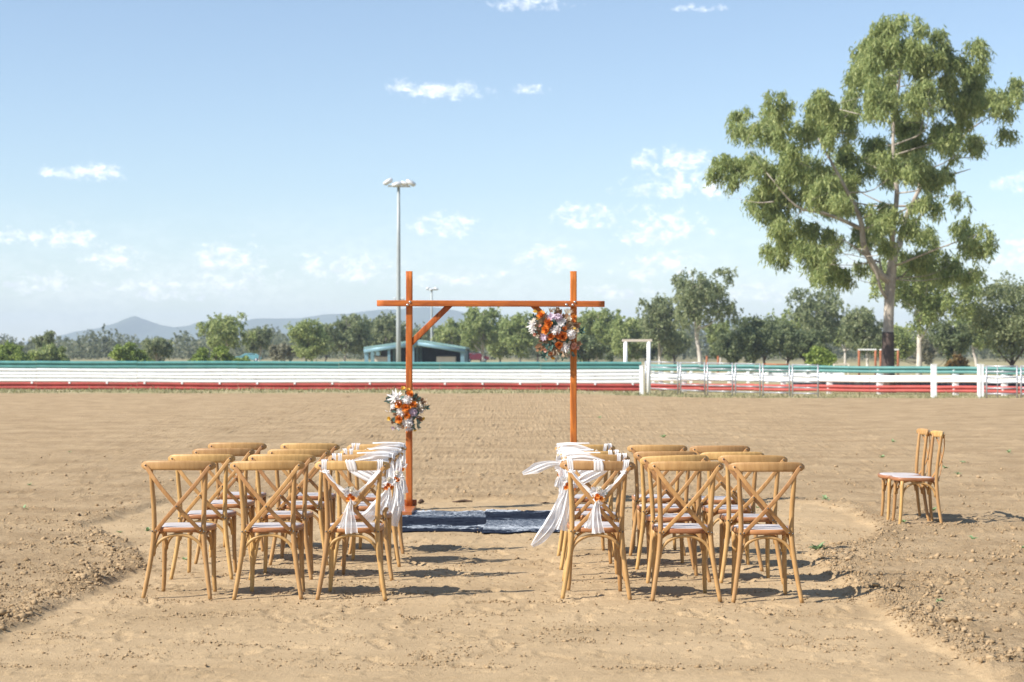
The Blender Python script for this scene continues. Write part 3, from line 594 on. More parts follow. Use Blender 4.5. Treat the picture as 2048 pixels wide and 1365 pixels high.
# black sheeting behind the rails
bx = []; nn_ = 90
for i in range(nn_):
    px = 1585+(2080-1585)*i/(nn_-1); d = 80.5; 
    for j in range(5): bx.append((X(px, d), d+.10*math.sin(i*.9+j*.6)+.05*math.sin(i*2.3), gz(X(1800, d), d)+.02+j*.17+.03*math.sin(i*.7)*(j == 4)))
mb = MB(); mb.add(bx, [(i*5+j, (i+1)*5+j, (i+1)*5+j+1, i*5+j+1) for i in range(nn_-1) for j in range(4)]); mb.add(np.array(bx)+[0, .02, 0], [(i*5+j, i*5+j+1, (i+1)*5+j+1, (i+1)*5+j) for i in range(nn_-1) for j in range(4)])
tag(mb.obj('plastic_sheet', black_sheet), 'rippled black plastic sheeting strung low behind the rail fence', 'sheeting')
# far white rail fence
ff = empty('post_and_rail_fence', (X(1450, 100), 100, gz(X(1450, 100), 100)), 'low white post and rail fence seen behind the steel panels', 'fence')
for i in range(11):
    px = 1306+i*38; x = X(px, 100); post(ff, *rel(ff, (x, 100, 0))[:2], -.2, .82, .16, white_paint)
m = MB(); m.box(rel(ff, (X(1496, 100), 100.1, gz(X(1450, 100), 100)+.55)), (X(1686, 100)-X(1306, 100), .05, .16)); m.obj('rail', white_paint, ff, False, .008)
# steel stock panels
def panel(pa, pb, da, db, top_a, top_b, label, nrail=6, mids=(), hgt=1.38):
    a = np.array((X(pa, da), da)); b = np.array((X(pb, db), db)); za, zb = Zp(top_a, da), Zp(top_b, db); g = gz(*((a+b)/2))
    o = empty('stock_panel', (*((a+b)/2), g), label, 'steel panel', 'galvanised stock panels')
    A = np.array((*a, za)); B = np.array((*b, zb)); ga, gb = gz(*a), gz(*b); oz = np.array(o.location)
    for P, gg, z in ((A, ga, za), (B, gb, zb)):
        q = MB(); q.tube(np.array([(P[0], P[1], gg-.03), (P[0], P[1], (gg+z)/2), (P[0], P[1], z+.03)])-oz, .034, 10); q.obj('upright', galv, o)
    for t in mids:
        P = A+(B-A)*t; q = MB(); q.tube(np.array([(P[0], P[1], P[2]-hgt*.86), (P[0], P[1], P[2]-hgt*.4), (P[0], P[1], P[2])])-oz, .02, 8); q.obj('upright', galv, o)
    for k in range(nrail):
        f = k/(nrail-1)*.86; P = A-[0, 0, f*(za-ga)]; Q2 = B-[0, 0, f*(zb-gb)]; q = MB(); q.sweep(np.array([P, (P+Q2)/2-[0, 0, .004], Q2])-oz, (0, 1, 0), (0, 0, 1), .020, .028, 8, 3); q.obj('rail', rust if (k == 0 and 1520 < pa < 1560) else galv, o)
    return o
PP = [(1291,1356),(1361,1409.5),(1415,1465),(1471,1520),(1526,1579),(1585,1636)]
LB = ['steel stock panel right beside the white gate frame','second steel stock panel from the white gate frame','third steel stock panel from the white gate frame','fourth steel stock panel from the gate frame','steel stock panel with a rusty top rail','last steel stock panel of the row, left of the feathery gum']
def pd(px): return 73.5-6.5*(px-1290)/350
for (a, b), lb in zip(PP, LB): panel(a, b, pd(a), pd(b), 724+7*(a-1290)/350, 724+7*(b-1290)/350, lb)
panel(1973, 2034, 60.5, 60, 733, 733, 'nearest steel stock panel at the right edge with a middle upright', 6, (.36,), 1.40)
panel(2042, 2110, 59.5, 59, 733, 733.5, 'steel stock panel running out of the right edge', 6, (.5,), 1.40)
frame('gate_frame', 'rusty legged white topped frame left of the big gum trunk', 1718, 1751, 701, 128, .17, rust, white_paint, .06)
frame('gate_frame', 'rusty frame half hidden behind the big gum trunk', 1761, 1796, 701, 132, .17, rust, white_paint, .06)
frame('gate_frame', 'low pale frame behind the green rail left of the rusty frames', 1668, 1697, 730, 104, .12, cream, cream, .05)
for px, lb in ((1413.5, 'left one of two thin rusty stakes beside the forked white trunk'), (1436, 'right one of two thin rusty stakes beside the forked white trunk')):
    o = empty('stake', (X(px, 110), 110, gz(X(px, 110), 110)), lb, 'stake', 'rusty stakes'); m = MB(); m.tube([(0, 0, -.2), (0, 0, .8), (0, 0, Zp(713, 110)-o.location.z)], .07, 8); m.obj('shaft', rust, o); m = MB(); m.tube([(0, 0, Zp(713, 110)-o.location.z), (0, 0, Zp(712, 110)-o.location.z)], [.07, .02], 8); m.obj('tip', rust, o)

# ---------------------------------------------------------------- light poles
def light_pole(px, d, top, label, r0, r1, heads, scale=1.0):
    x = X(px, d); o = empty('light_pole', (x, d, 0), label, 'light pole', 'arena light poles'); zt = Zp(top, d)
    m = MB(); m.tube([(0, 0, -.2), (0, 0, zt*.3), (0, 0, zt*.7), (0, 0, zt)], [r0, r0*.9+r1*.1, r0*.45+r1*.55, r1], 16); m.obj('pole', pole_m, o)
    m = MB(); m.tube([(0, 0, -.02), (0, 0, .04), (0, 0, .05)], [r0*1.9, r0*1.9, r0*1.2], 14); m.obj('base_flange', pole_m, o)
    m = MB(); m.tube([(-.62*scale, 0, zt+.05), (0, 0, zt+.02), (.68*scale, 0, zt+.02)], .05*scale, 8); m.obj('cross_arm', lamp_m, o)
    for (hx, hy, hz, ry, rx, s_) in heads:
        R = Matrix.Rotation(ry, 4, 'Y')@Matrix.Rotation(rx, 4, 'X'); lm = MB()
        sec = [(-.30, .13, .02), (-.28, .20, .08), (0, .24, .13), (.26, .22, .11), (.30, .15, .05)]
        P = np.array([(a, 0, 0) for a, b, c in sec])*s_; lm.sweep(P, (0, 1, 0), (0, 0, 1), [b*s_ for a, b, c in sec], [c*s_ for a, b, c in sec], 12, 4)
        h_ = lm.obj('floodlight', lamp_m, o, loc=(hx*scale, hy*scale, zt+hz*scale)); h_.rotation_euler = R.to_euler()
        g_ = MB(); g_.box((0, 0, -.125*s_), (.46*s_, .34*s_, .02*s_)); g_.obj('lens', lens_m, h_, False, .004)
    return o
HD = [(-.62, -.1, .30, -.5, .25, 1.0), (-.10, -.25, .14, -.2, .35, .95), (.72, -.05, .24, .55, .15, 1.0), (.35, .2, .2, .4, -.3, .8)]
light_pole(797, 96, 374, 'tall pale steel light pole with floodlights behind the left arch post', .14, .085, HD, 1.0)
light_pole(863.5, 235, 581, 'distant light pole with floodlights inside the arch, above the shed', .20, .12, HD, .95)
light_pole(797.5, 300, 601, 'far light pole hidden behind the tall pole, its lamps showing either side', .18, .11, HD, 1.15)

# ---------------------------------------------------------------- shed
ds = 182.0; sh = empty('open_shed', (X(830, ds), ds, 0), 'open sided steel shed with low blue grey gable roof', 'shed')
def S(px, py, y=0.0): return np.array((X(px, ds)-sh.location.x, y, Zp(py, ds)))
def slab(pts2, y0, y1, th, name, mat):               # roof slab: profile in x,z extruded in y
    a, b = pts2; m = MB(); v = []
    for p in (a, b):
        for y in (y0, y1):
            for t in (0, th): v.append((p[0], y, p[2]+t))
    m.add(v, [(0, 1, 3, 2), (4, 6, 7, 5), (0, 4, 5, 1), (2, 3, 7, 6), (1, 5, 7, 3), (0, 2, 6, 4)]); m.obj(name, mat, sh, False)
ridge, e1, e2 = S(836, 683.5), S(728, 698.5), S(931, 698.5)
slab((e1, ridge+[-.01, 0, 0]), -.4, 16, .22, 'roof_sheet', shed_roof); slab((ridge+[.01, 0, 0], e2), -.4, 16, .22, 'roof_sheet', shed_roof)
for a, b in ((e1, ridge), (ridge, e2)):
    m = MB(); m.sweep(np.array([a-[0, .3, .24], (a+b)/2-[0, .3, .24], b-[0, .3, .24]]), (0, 1, 0), (0, 0, 1), .12, .21, 8, 5); m.obj('rafter', shed_trim, sh)
for px in (733, 778, 826, 925):
    for y in (0, 8, 15.5):
        p = S(px, 724, y); zt = np.interp(px, [728, 836, 931], [e1[2], ridge[2], e2[2]])-.3; m = MB(); m.box((p[0], y, zt/2), (.42 if px in (733, 925) else .28, .3, zt)); m.obj('column', shed_trim, sh, False)
m = MB(); m.box((S(915, 700)[0]+.6, 8, .95), (.12, 15, 1.9)); m.obj('side_wall', shed_trim, sh, False)
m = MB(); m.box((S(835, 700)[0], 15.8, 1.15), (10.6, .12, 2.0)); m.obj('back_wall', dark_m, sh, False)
for a, b, lb in ((748, 778, 'cream stall box under the left half of the open shed'), (872, 911, 'cream stall box under the right half of the open shed')):
    o = empty('stall_box', (X((a+b)/2, ds), ds+2, 0), lb, 'stall box', 'stall boxes in the shed'); wd = (b-a)/F*ds
    m = MB(); m.box((0, 0, .55), (wd, 2.2, 1.1)); m.obj('wall', cream, o, False, .03); m = MB(); m.box((0, 0, 1.16), (wd+.25, 2.5, .10)); m.obj('lid', dark_m, o, False, .02)

# ---------------------------------------------------------------- parked cars
def car(px, d, label, paint, rz, seed):
    o = empty('parked_car', (X(px, d), d, 0), label, 'car', 'cars parked beyond the fence', rz)
    prof = [(-2.05,.35),(-2.1,.62),(-2.0,.88),(-1.15,.97),(-.55,1.38),(.55,1.44),(1.25,1.38),(1.85,.98),(2.08,.9),(2.1,.5),(2.0,.32)]
    m = MB(); n = len(prof); V = []
    for y, k in ((-.82, .97), (-.70, 1.0), (.70, 1.0), (.82, .97)): V += [(a*k if b < 1 else a*.97, y*(1 if b < 1 else .86), b) for a, b in prof]
    m.add(V, [(i*n+j, i*n+(j+1) % n, (i+1)*n+(j+1) % n, (i+1)*n+j) for i in range(3) for j in range(n)]+[tuple(range(n-1, -1, -1)), tuple(3*n+j for j in range(n))]); m.obj('body', paint, o, False, .03)
    for sy in (-1, 1):
        q = MB(); q.add([(-.95, sy*.735, 1.0), (-.5, sy*.725, 1.33), (.5, sy*.725, 1.37), (1.1, sy*.73, 1.32), (1.5, sy*.735, 1.0)], [(0, 1, 2, 3, 4)]); q.obj('side_window', glass_m, o, False)
        for wx in (-1.3, 1.3):
            q = MB(); q.tube([(wx, sy*.62, .33), (wx, sy*.75, .33), (wx, sy*.84, .33)], [.32, .33, .31], 18); t_ = q.obj('wheel', tyre_m, o); q = MB(); q.tube([(wx, sy*.80, .33), (wx, sy*.85, .33)], [.2, .19], 14); q.obj('rim', rim_m, t_)
    q = MB(); q.add([(-1.13, -.62, 1.0), (-.58, -.58, 1.37), (-.58, .58, 1.37), (-1.13, .62, 1.0)], [(0, 1, 2, 3)]); q.obj('windscreen', glass_m, o, False, loc=(-.035, 0, .02))
    for sy in (-.6, .6): q = MB(); q.box((-2.03, sy, .72), (.08, .3, .14)); q.obj('headlight', lens_m, o, False, .01)
car(951, 262, 'dark red car parked beyond the fence at the right end of the shed', car_red, math.radians(200), 1)
car(496, 262, 'teal and white car parked beyond the fence on the left', car_teal, math.radians(10), 2)
# grass tufts along the fences: uncountable
def grass():
    r = np.random.default_rng(9); n = 26000; px = r.uniform(-100, 2150, n); d = 62.5+r.gamma(1.6, 4.2, n); k = (d < 100); px, d = px[k], d[k]; x = X(px, d); den = fbm(x*.5, d*.5, 3, 91); k = r.random(len(x)) < np.clip(.35+den*1.6, .05, 1); x, d = x[k], d[k]; n = len(x)
    z = ground_h(x, d, prints=False); h = .05+.10*r.random(n)**2+.10*(abs(d-69.3) < .5)*r.random(n); a = r.uniform(0, math.pi, n); w_ = .012+.02*r.random(n); lean = r.normal(size=(n, 2))*.04
    b = np.stack([np.cos(a)*w_, np.sin(a)*w_, 0*a], -1); p = np.stack([x, d, z-.01], -1); t = p+np.stack([lean[:, 0], lean[:, 1], h], -1)
    tag(link('grass', quads('grass', np.stack([p-b, p+b, t+b*.35, t-b*.35], 1), grass_m)), 'short dry green grass along the foot of the fences', 'grass', kind='stuff')
grass()
# ---------------------------------------------------------------- chairs
def chair_meshes():
    M = {}
    for s_ in (-1, 1):
        P = catmull([(s_*.217,-.218,0),(s_*.197,-.198,.12),(s_*.172,-.178,.29),(s_*.160,-.170,.43),(s_*.161,-.174,.56),(s_*.169,-.188,.70),(s_*.179,-.206,.862)], 4)
        R = np.interp(P[:, 2], [0, .05, .3, .45, .7, .86], [.0125, .0145, .0165, .0165, .0155, .013]); M['back_leg', s_] = MB().tube(P, R, 10).mesh('back_leg', chair_wood)
        P = catmull([(s_*.172,.168,0),(s_*.166,.158,.10),(s_*.163,.150,.25),(s_*.164,.146,.428)], 4)
        M['front_leg', s_] = MB().tube(P, np.interp(P[:, 2], [0, .06, .43], [.0125, .0145, .0175]), 10).mesh('front_leg', chair_wood)
    t = np.linspace(-1, 1, 25); x = .238*t; y = -.245+.055*t**2; z = .861-.004*t**2
    b = .031*np.clip(1-abs(t)**14*.55, 0, 1); b[0] = b[-1] = .012; a = np.full(25, .0125); a[0] = a[-1] = .007
    T = np.gradient(np.stack([x, y, 0*x], -1), axis=0); T /= np.linalg.norm(T, axis=1)[:, None]; U = np.stack([T[:, 1], -T[:, 0], 0*x], -1)
    M['top_rail'] = MB().sweep(np.stack([x, y, z], -1), U, (0, 0, 1), a, b, 16, 3.2).mesh('top_rail', chair_wood)
    for s_, off in ((-1, 0), (1, -.0095)):
        P = catmull([(s_*.214,-.222+off*.4,.868),(s_*.120,-.243+off,.740),(s_*.0,-.240+off,.600),(-s_*.085,-.215+off*.6,.505),(-s_*.148,-.186,.432)], 6)
        T = np.gradient(P, axis=0); T /= np.linalg.norm(T, axis=1)[:, None]; V = np.cross(T, (0, -1, 0)); V /= np.linalg.norm(V, axis=1)[:, None]; U = np.cross(V, T)
        b = np.full(len(P), .0132); b[0] = b[-1] = .008; M['cross_slat', s_] = MB().sweep(P, U, V, .0042, b, 12, 4).mesh('cross_slat', slat_wood)
    def outline(k, n=48):
        th = np.arange(n)*2*math.pi/n; c, s = np.cos(th), np.sin(th); sx = np.sign(c)*abs(c)**.62; sy = np.sign(s)*abs(s)**.62
        yy = .022+sy*.198*k; ww = (.182+.022*sy)*k; return np.stack([sx*ww, yy], -1)
    mb = MB(); n = 48; rings = [(.90,.424),(.985,.426),(1.0,.436),(1.0,.448),(.985,.457),(.93,.4585),(.915,.452)]; V = []
    for k, z in rings: o = outline(k); V += [(p[0], p[1], z) for p in o]
    mb.add(V, [(i*n+j, i*n+(j+1) % n, (i+1)*n+(j+1) % n, (i+1)*n+j) for i in range(len(rings)-1) for j in range(n)]+[tuple(range(n-1, -1, -1)), tuple((len(rings)-1)*n+j for j in range(n))]); M['seat_rim'] = mb.mesh('seat_rim', rim_wood)
    mb = MB(); V = []; rings = [(.925,.4525),(.90,.459),(.7,.4605),(.35,.459),(.02,.458)]
    for k, z in rings: V += [(p[0], p[1], z) for p in outline(k)]
    mb.add(V, [(i*n+j, i*n+(j+1) % n, (i+1)*n+(j+1) % n, (i+1)*n+j) for i in range(len(rings)-1) for j in range(n)]+[tuple((len(rings)-1)*n+j for j in range(n))]); M['seat_pad'] = mb.mesh('seat_pad', seat_m)
    th = np.linspace(0, math.pi, 17)
    def hoop(p0, p1, z0, z1, inset=0.0):
        p0, p1 = np.array(p0), np.array(p1); q = [(*( (p0+p1)/2+(p1-p0)/2*-math.cos(a)*1.0), z0+(z1-z0)*math.sin(a)**.9) for a in th]; return MB().tube(q, .0105, 8)
    M['hoop', 0] = hoop((-.163,-.170), (.163,-.170), .275, .412).mesh('hoop', chair_wood); M['hoop', 1] = hoop((-.150,.150), (.150,.150), .285, .412).mesh('hoop', chair_wood)
    M['hoop', 2] = hoop((-.160,-.160), (-.152,.138), .285, .412).mesh('hoop', chair_wood); M['hoop', 3] = hoop((.160,-.160), (.152,.138), .285, .412).mesh('hoop', chair_wood)
    M['screw'] = MB().tube([(0,0,0),(0,-.003,0),(0,-.0045,0)], [.0062,.0058,.002], 8).mesh('screw', steel)
    return M
CM = chair_meshes()
SCREWS = [(-.207,-.2285,.860),(.207,-.2305,.860),(0,-.2545,.600),(-.143,-.1925,.440),(.143,-.1925,.440),(-.166,-.1905,.435),(.166,-.1905,.435)]
def chair(x, y, rz, label, group, sink=.004):
    c, s = math.cos(rz), math.sin(rz); fz = [gz(x+c*a-s*b, y+s*a+c*b) for a, b in ((-.217,-.218),(.217,-.218),(-.172,.168),(.172,.168))]
    z = sum(fz)/4-sink; o = empty('cross_back_chair', (x, y, z), label, 'chair', group, rz)
    rx = (fz[2]+fz[3]-fz[0]-fz[1])/2/.386; ry = -(fz[1]+fz[3]-fz[0]-fz[2])/2/.39; o.rotation_euler = (max(-.03, min(.03, rx)), max(-.03, min(.03, ry)), rz)
    for s_ in (-1, 1): link('back_leg', CM['back_leg', s_], o); link('front_leg', CM['front_leg', s_], o); link('cross_slat', CM['cross_slat', s_], o)
    link('top_rail', CM['top_rail'], o); rim = link('seat_rim', CM['seat_rim'], o); link('seat_pad', CM['seat_pad'], rim)
    for k in range(4): link('hoop', CM['hoop', k], o)
    for p in SCREWS: link('screw', CM['screw'], o, p)
    return o
rc = random.Random(4)
RN = ['nearest row', 'second row from the camera', 'third row from the camera', 'far row by the arch']
LEFT = [[(353,10.56),(403,11.70),(447,12.65),(473,13.42)], [(536,10.55),(561,11.67),(595,12.58),(616,13.36)], [(701,10.54),(723,11.64),(741,12.52),(753,13.28)]]
RIGHT = [[(1194,10.54),(1191,11.55),(1181,12.33),(1170,13.10)], [(1372,10.47),(1357,11.45),(1331,12.36),(1316,13.18)], [(1537,10.41),(1505,11.37),(1466,12.24),(1441,13.02)]]
AISLE = {}
for side, cols in (('left', LEFT), ('right', RIGHT)):
    for ci, col in enumerate(cols):
        where = (['outer', 'middle', 'aisle'] if side == 'left' else ['aisle', 'middle', 'outer'])[ci]
        for r_, (px, d) in enumerate(col):
            lb = f'honey wood cross back chair, {where} seat, {RN[r_]}, {side} block'
            rz = math.radians(rc.uniform(-1.6, 1.6)); o = chair(X(px, d-.03), d+.218, rz, lb, 'cross back chairs facing the arch')
            if where == 'aisle': AISLE[side, r_] = o
chair(3.769, 15.48, math.radians(87.5), 'nearer of two cross back chairs standing alone at right, seen in profile', 'side chairs on the loose dirt', .03)
chair(3.756, 15.90, math.radians(87), 'farther of two cross back chairs standing alone at right, seen in profile', 'side chairs on the loose dirt', .03)

# ---------------------------------------------------------------- sashes and posies
def ribbon(P, W, side, amp=.006, pleats=3, nw=16, sub=8, seed=0, curl=0.0):
    r = np.random.default_rng(seed); P = catmull(P, sub); k = len(P); W = np.interp(np.linspace(0, 1, k), np.linspace(0, 1, len(W)), W)
    T = np.gradient(P, axis=0); T /= np.linalg.norm(T, axis=1)[:, None]; S = np.asarray(side, float); S = np.broadcast_to(S, (k, 3)) if S.ndim == 1 else catmull(S, sub)
    S = S-T*(S*T).sum(1)[:, None]; S = S/(np.linalg.norm(S, axis=1)[:, None]+1e-9); N = np.cross(T, S); u = np.linspace(-1, 1, nw); t = np.linspace(0, 1, k); ph = r.uniform(0, 6)
    amp = amp*.6; pleats = max(1.6, pleats*.6); off = amp*1.3*np.sin(u[None]*pleats*math.pi+ph+1.5*np.sin(t[:, None]*4+ph))+amp*.7*np.sin(u[None]*pleats*1.7*math.pi+2+t[:, None]*5)+curl*u[None]**2
    edge = W[:, None]/2*(u[None]+.08*np.sin(u[None]*5+t[:, None]*9+ph)); V = P[:, None]+S[:, None]*edge[..., None]+N[:, None]*off[..., None]; mb = MB()
    mb.add(V.reshape(-1, 3), [(i*nw+j, i*nw+j+1, (i+1)*nw+j+1, (i+1)*nw+j) for i in range(k-1) for j in range(nw-1)]); return mb
def railp(x, dy=0.0, z=.861): t = x/.238; return np.array((x, -.245+.055*t*t+dy, z))
def wrap(x, w_, parent, seed):
    t = x/.238; cy = -.245+.055*t*t; th = np.linspace(0, 2*math.pi, 21); c, s = np.cos(th), np.sin(th); a, b = .0185, .0375
    P = np.stack([np.full(21, x)+.006*np.sin(th+seed), cy+a*np.sign(c)*abs(c)**.6, .860+b*np.sign(s)*abs(s)**.6], -1)
    r = np.random.default_rng(seed); nw = 11; u = np.linspace(-1, 1, nw); ph = r.uniform(0, 6); rad = 1+.10*np.sin(u*9+ph)[None]+.05*np.sin(u*17+th[:, None]*2)
    V = np.zeros((21, nw, 3)); tw = r.uniform(-.25, .25)
    V[..., 0] = P[:, None, 0]+u[None]*w_/2*(1+.1*np.sin(th*2+ph))[:, None]+tw*(P[:, None, 2]-.86); V[..., 1] = cy+(P[:, None, 1]-cy)*rad; V[..., 2] = .860+(P[:, None, 2]-.860)*rad
    mb = MB(); mb.add(V.reshape(-1, 3), [(i*nw+j, i*nw+j+1, (i+1)*nw+j+1, (i+1)*nw+j) for i in range(20) for j in range(nw-1)]); return mb.obj('wrap', cloth, parent)
def petal_mesh(L, W, cup=.3, n=5, droop=0.0):
    t = np.linspace(0, 1, n); w_ = W*np.sin(np.pi*np.clip(t*.86+.1, 0, 1))**.8; z = cup*L*t**2-droop*L*t**3; V = []
    for a, b, c in zip(t*L, w_, z): V += [(a, -b/2, c+b*.18), (a, 0, c), (a, b/2, c+b*.18)]
    return np.array(V), [(i*3+j, i*3+j+1, i*3+j+4, i*3+j+3) for i in range(n-1) for j in range(2)]
def bloom(layers, seed=0, core=None):
    mb = MB(); r = np.random.default_rng(seed)
    for (cnt, L, W, tilt, cup, lift) in layers:
        for k in range(cnt):
            v, f = petal_mesh(L*r.uniform(.85, 1.1), W*r.uniform(.85, 1.1), cup); a = k*2*math.pi/cnt+r.normal()*.12+tilt*3; tl = tilt+r.normal()*.08
            R = np.array(Matrix.Rotation(a, 3, 'Z')@Matrix.Rotation(-tl, 3, 'Y')); mb.add(v@R.T+[0, 0, lift], f)
    if core: mb.tube([(0, 0, -core*.3), (0, 0, core*.35), (0, 0, core*.6)], [core*.7, core, core*.3], 10)
    return mb
def fmesh(name, mb, mat): return mb.mesh(name, mat)
FLM = {}
def fl(kind, mat):
    if (kind, mat.name) in FLM: return FLM[kind, mat.name]
    if kind == 'rose': mb = bloom([(6,1.0,.95,.25,.35,0),(5,.85,.85,.65,.25,.08),(5,.65,.7,.95,.2,.14),(4,.5,.5,1.2,.1,.18),(3,.38,.35,1.4,0,.2)], 1)
    elif kind == 'ball':
        mb = MB(); r = np.random.default_rng(2)
        for k in range(70):
            z = 1-2*(k+.5)/70; a = k*2.39996; n_ = np.array((math.sqrt(1-z*z)*math.cos(a), math.sqrt(1-z*z)*math.sin(a), z)); v, f = petal_mesh(.42, .34, .5); q = Vector(n_).to_track_quat('Z', 'X').to_matrix(); R = np.array(q@Matrix.Rotation(r.uniform(0, 6), 3, 'Z')@Matrix.Rotation(-.55, 3, 'Y')); mb.add(v@R.T+n_*.72, f)
        mb.sweep([(0,0,-.72),(0,0,-.4),(0,0,0),(0,0,.4),(0,0,.72)], (1,0,0), (0,1,0), [.1,.6,.75,.6,.1], [.1,.6,.75,.6,.1], 10)
    elif kind == 'daisy': mb = bloom([(11,1.0,.42,.2,.15,0),(8,.7,.35,.5,.2,.06)], 3, .2)
    elif kind == 'star': mb = bloom([(9,1.0,.24,.35,.1,0),(7,.85,.22,.75,0,.03),(4,.7,.2,1.1,0,.05)], 4)
    elif kind == 'small': mb = bloom([(6,1.0,.7,.55,.3,0),(4,.6,.5,1.0,.2,.1)], 5, .15)
    elif kind == 'leaf':
        mb = MB(); r = np.random.default_rng(6); mb.tube([(0,0,0),(.5,.03,.05),(1,.0,.0)], .018, 5)
        for k in range(9):
            v, f = petal_mesh(.42, .17, .1); s_ = (-1)**k; R = np.array(Matrix.Rotation(s_*(.75+.2*r.normal()), 3, 'Z')@Matrix.Rotation(-.25*r.normal(), 3, 'Y')); mb.add(v@R.T+[.1+.1*k, 0, .04], f)
    elif kind == 'blade':
        mb = MB(); r = np.random.default_rng(7)
        for k in range(4): v, f = petal_mesh(1.0*r.uniform(.7, 1), .36, .25, 6, .2); R = np.array(Matrix.Rotation(r.normal()*.5, 3, 'Z')@Matrix.Rotation(-.3*r.random(), 3, 'Y')); mb.add(v@R.T, f)
    elif kind == 'plume':
        mb = MB(); r = np.random.default_rng(8)
        for k in range(26): v, f = petal_mesh(r.uniform(.5, 1), .07, .2, 4); R = np.array(Matrix.Rotation(r.normal()*.45, 3, 'Z')@Matrix.Rotation(-.5*r.random(), 3, 'Y')); mb.add(v@R.T, f)
    elif kind == 'berry':
        mb = MB(); r = np.random.default_rng(9)
        for k in range(7): p = r.normal(size=3)*.5; q = .2; mb.tube([(0,0,0), p*.5, p*.9], .02, 4); mb.sweep([p+[0,0,-q],p+[0,0,-q*.6],p,p+[0,0,q*.6],p+[0,0,q]], (1,0,0), (0,1,0), [.03,q*.8,q,q*.8,.03], [.03,q*.8,q,q*.8,.03], 8)
    me = fmesh(kind, mb, mat); FLM[kind, mat.name] = me; return me
NAMES = {'rose': 'rose', 'ball': 'ball_bloom', 'daisy': 'daisy', 'star': 'spiky_bloom', 'small': 'small_bloom', 'leaf': 'leaf_spray', 'blade': 'leaf', 'plume': 'dried_plume', 'berry': 'berry_sprig'}
rf = np.random.default_rng(77)
def put(kind, mat, parent, loc, rad, ang=None, out=None):
    o = link(NAMES[kind], fl(kind, mat), parent, loc, scale=(rad,)*3)
    if kind in ('leaf', 'blade', 'plume'):           # long pieces lie in the face of the bunch, pointing out from its middle
        o.rotation_euler = (Matrix.Rotation(math.pi/2, 3, 'X')@Matrix.Rotation(ang if ang is not None else rf.uniform(0, 6.28), 3, 'Z')@Matrix.Rotation(rf.normal()*.2, 3, 'X')).to_euler()
    else:
        dirv = Vector((rf.normal()*.25, -1, rf.normal()*.2)) if out is None else Vector(out)+Vector((0, -.8, 0)); o.rotation_euler = (dirv.to_track_quat('Z', 'Y').to_matrix()@Matrix.Rotation(rf.uniform(0, 6.28), 3, 'Z')).to_euler()
    return o
def posy(ch, p, label, seed):
    M = ch.matrix_world if False else Matrix.LocRotScale(ch.location, ch.rotation_euler, None); o = empty('flower_posy', M@Vector(p), label, 'posy', 'posies on the aisle chairs', ch.rotation_euler.z)
    r = np.random.default_rng(seed)
    for k in range(4): put('plume', P_WH, o, (r.normal()*.008, -.012, .006), .055*r.uniform(.8, 1.1), ang=math.pi/2+r.normal()*.7)
    put('daisy', P_WH, o, (-.02, -.022, .034), .036); put('daisy', P_WH, o, (.03, -.022, .024), .032); put('ball', P_CR, o, (.004, -.02, .045), .02); put('leaf', P_TE, o, (0, -.01, .0), .06, ang=r.uniform(.2, 2.9))
    for q in ((-.012, -.028, -.012), (.016, -.03, -.008), (.002, -.032, .008)): put('small', P_OR if r.random() < .6 else P_RU, o, q, .025)
    return o
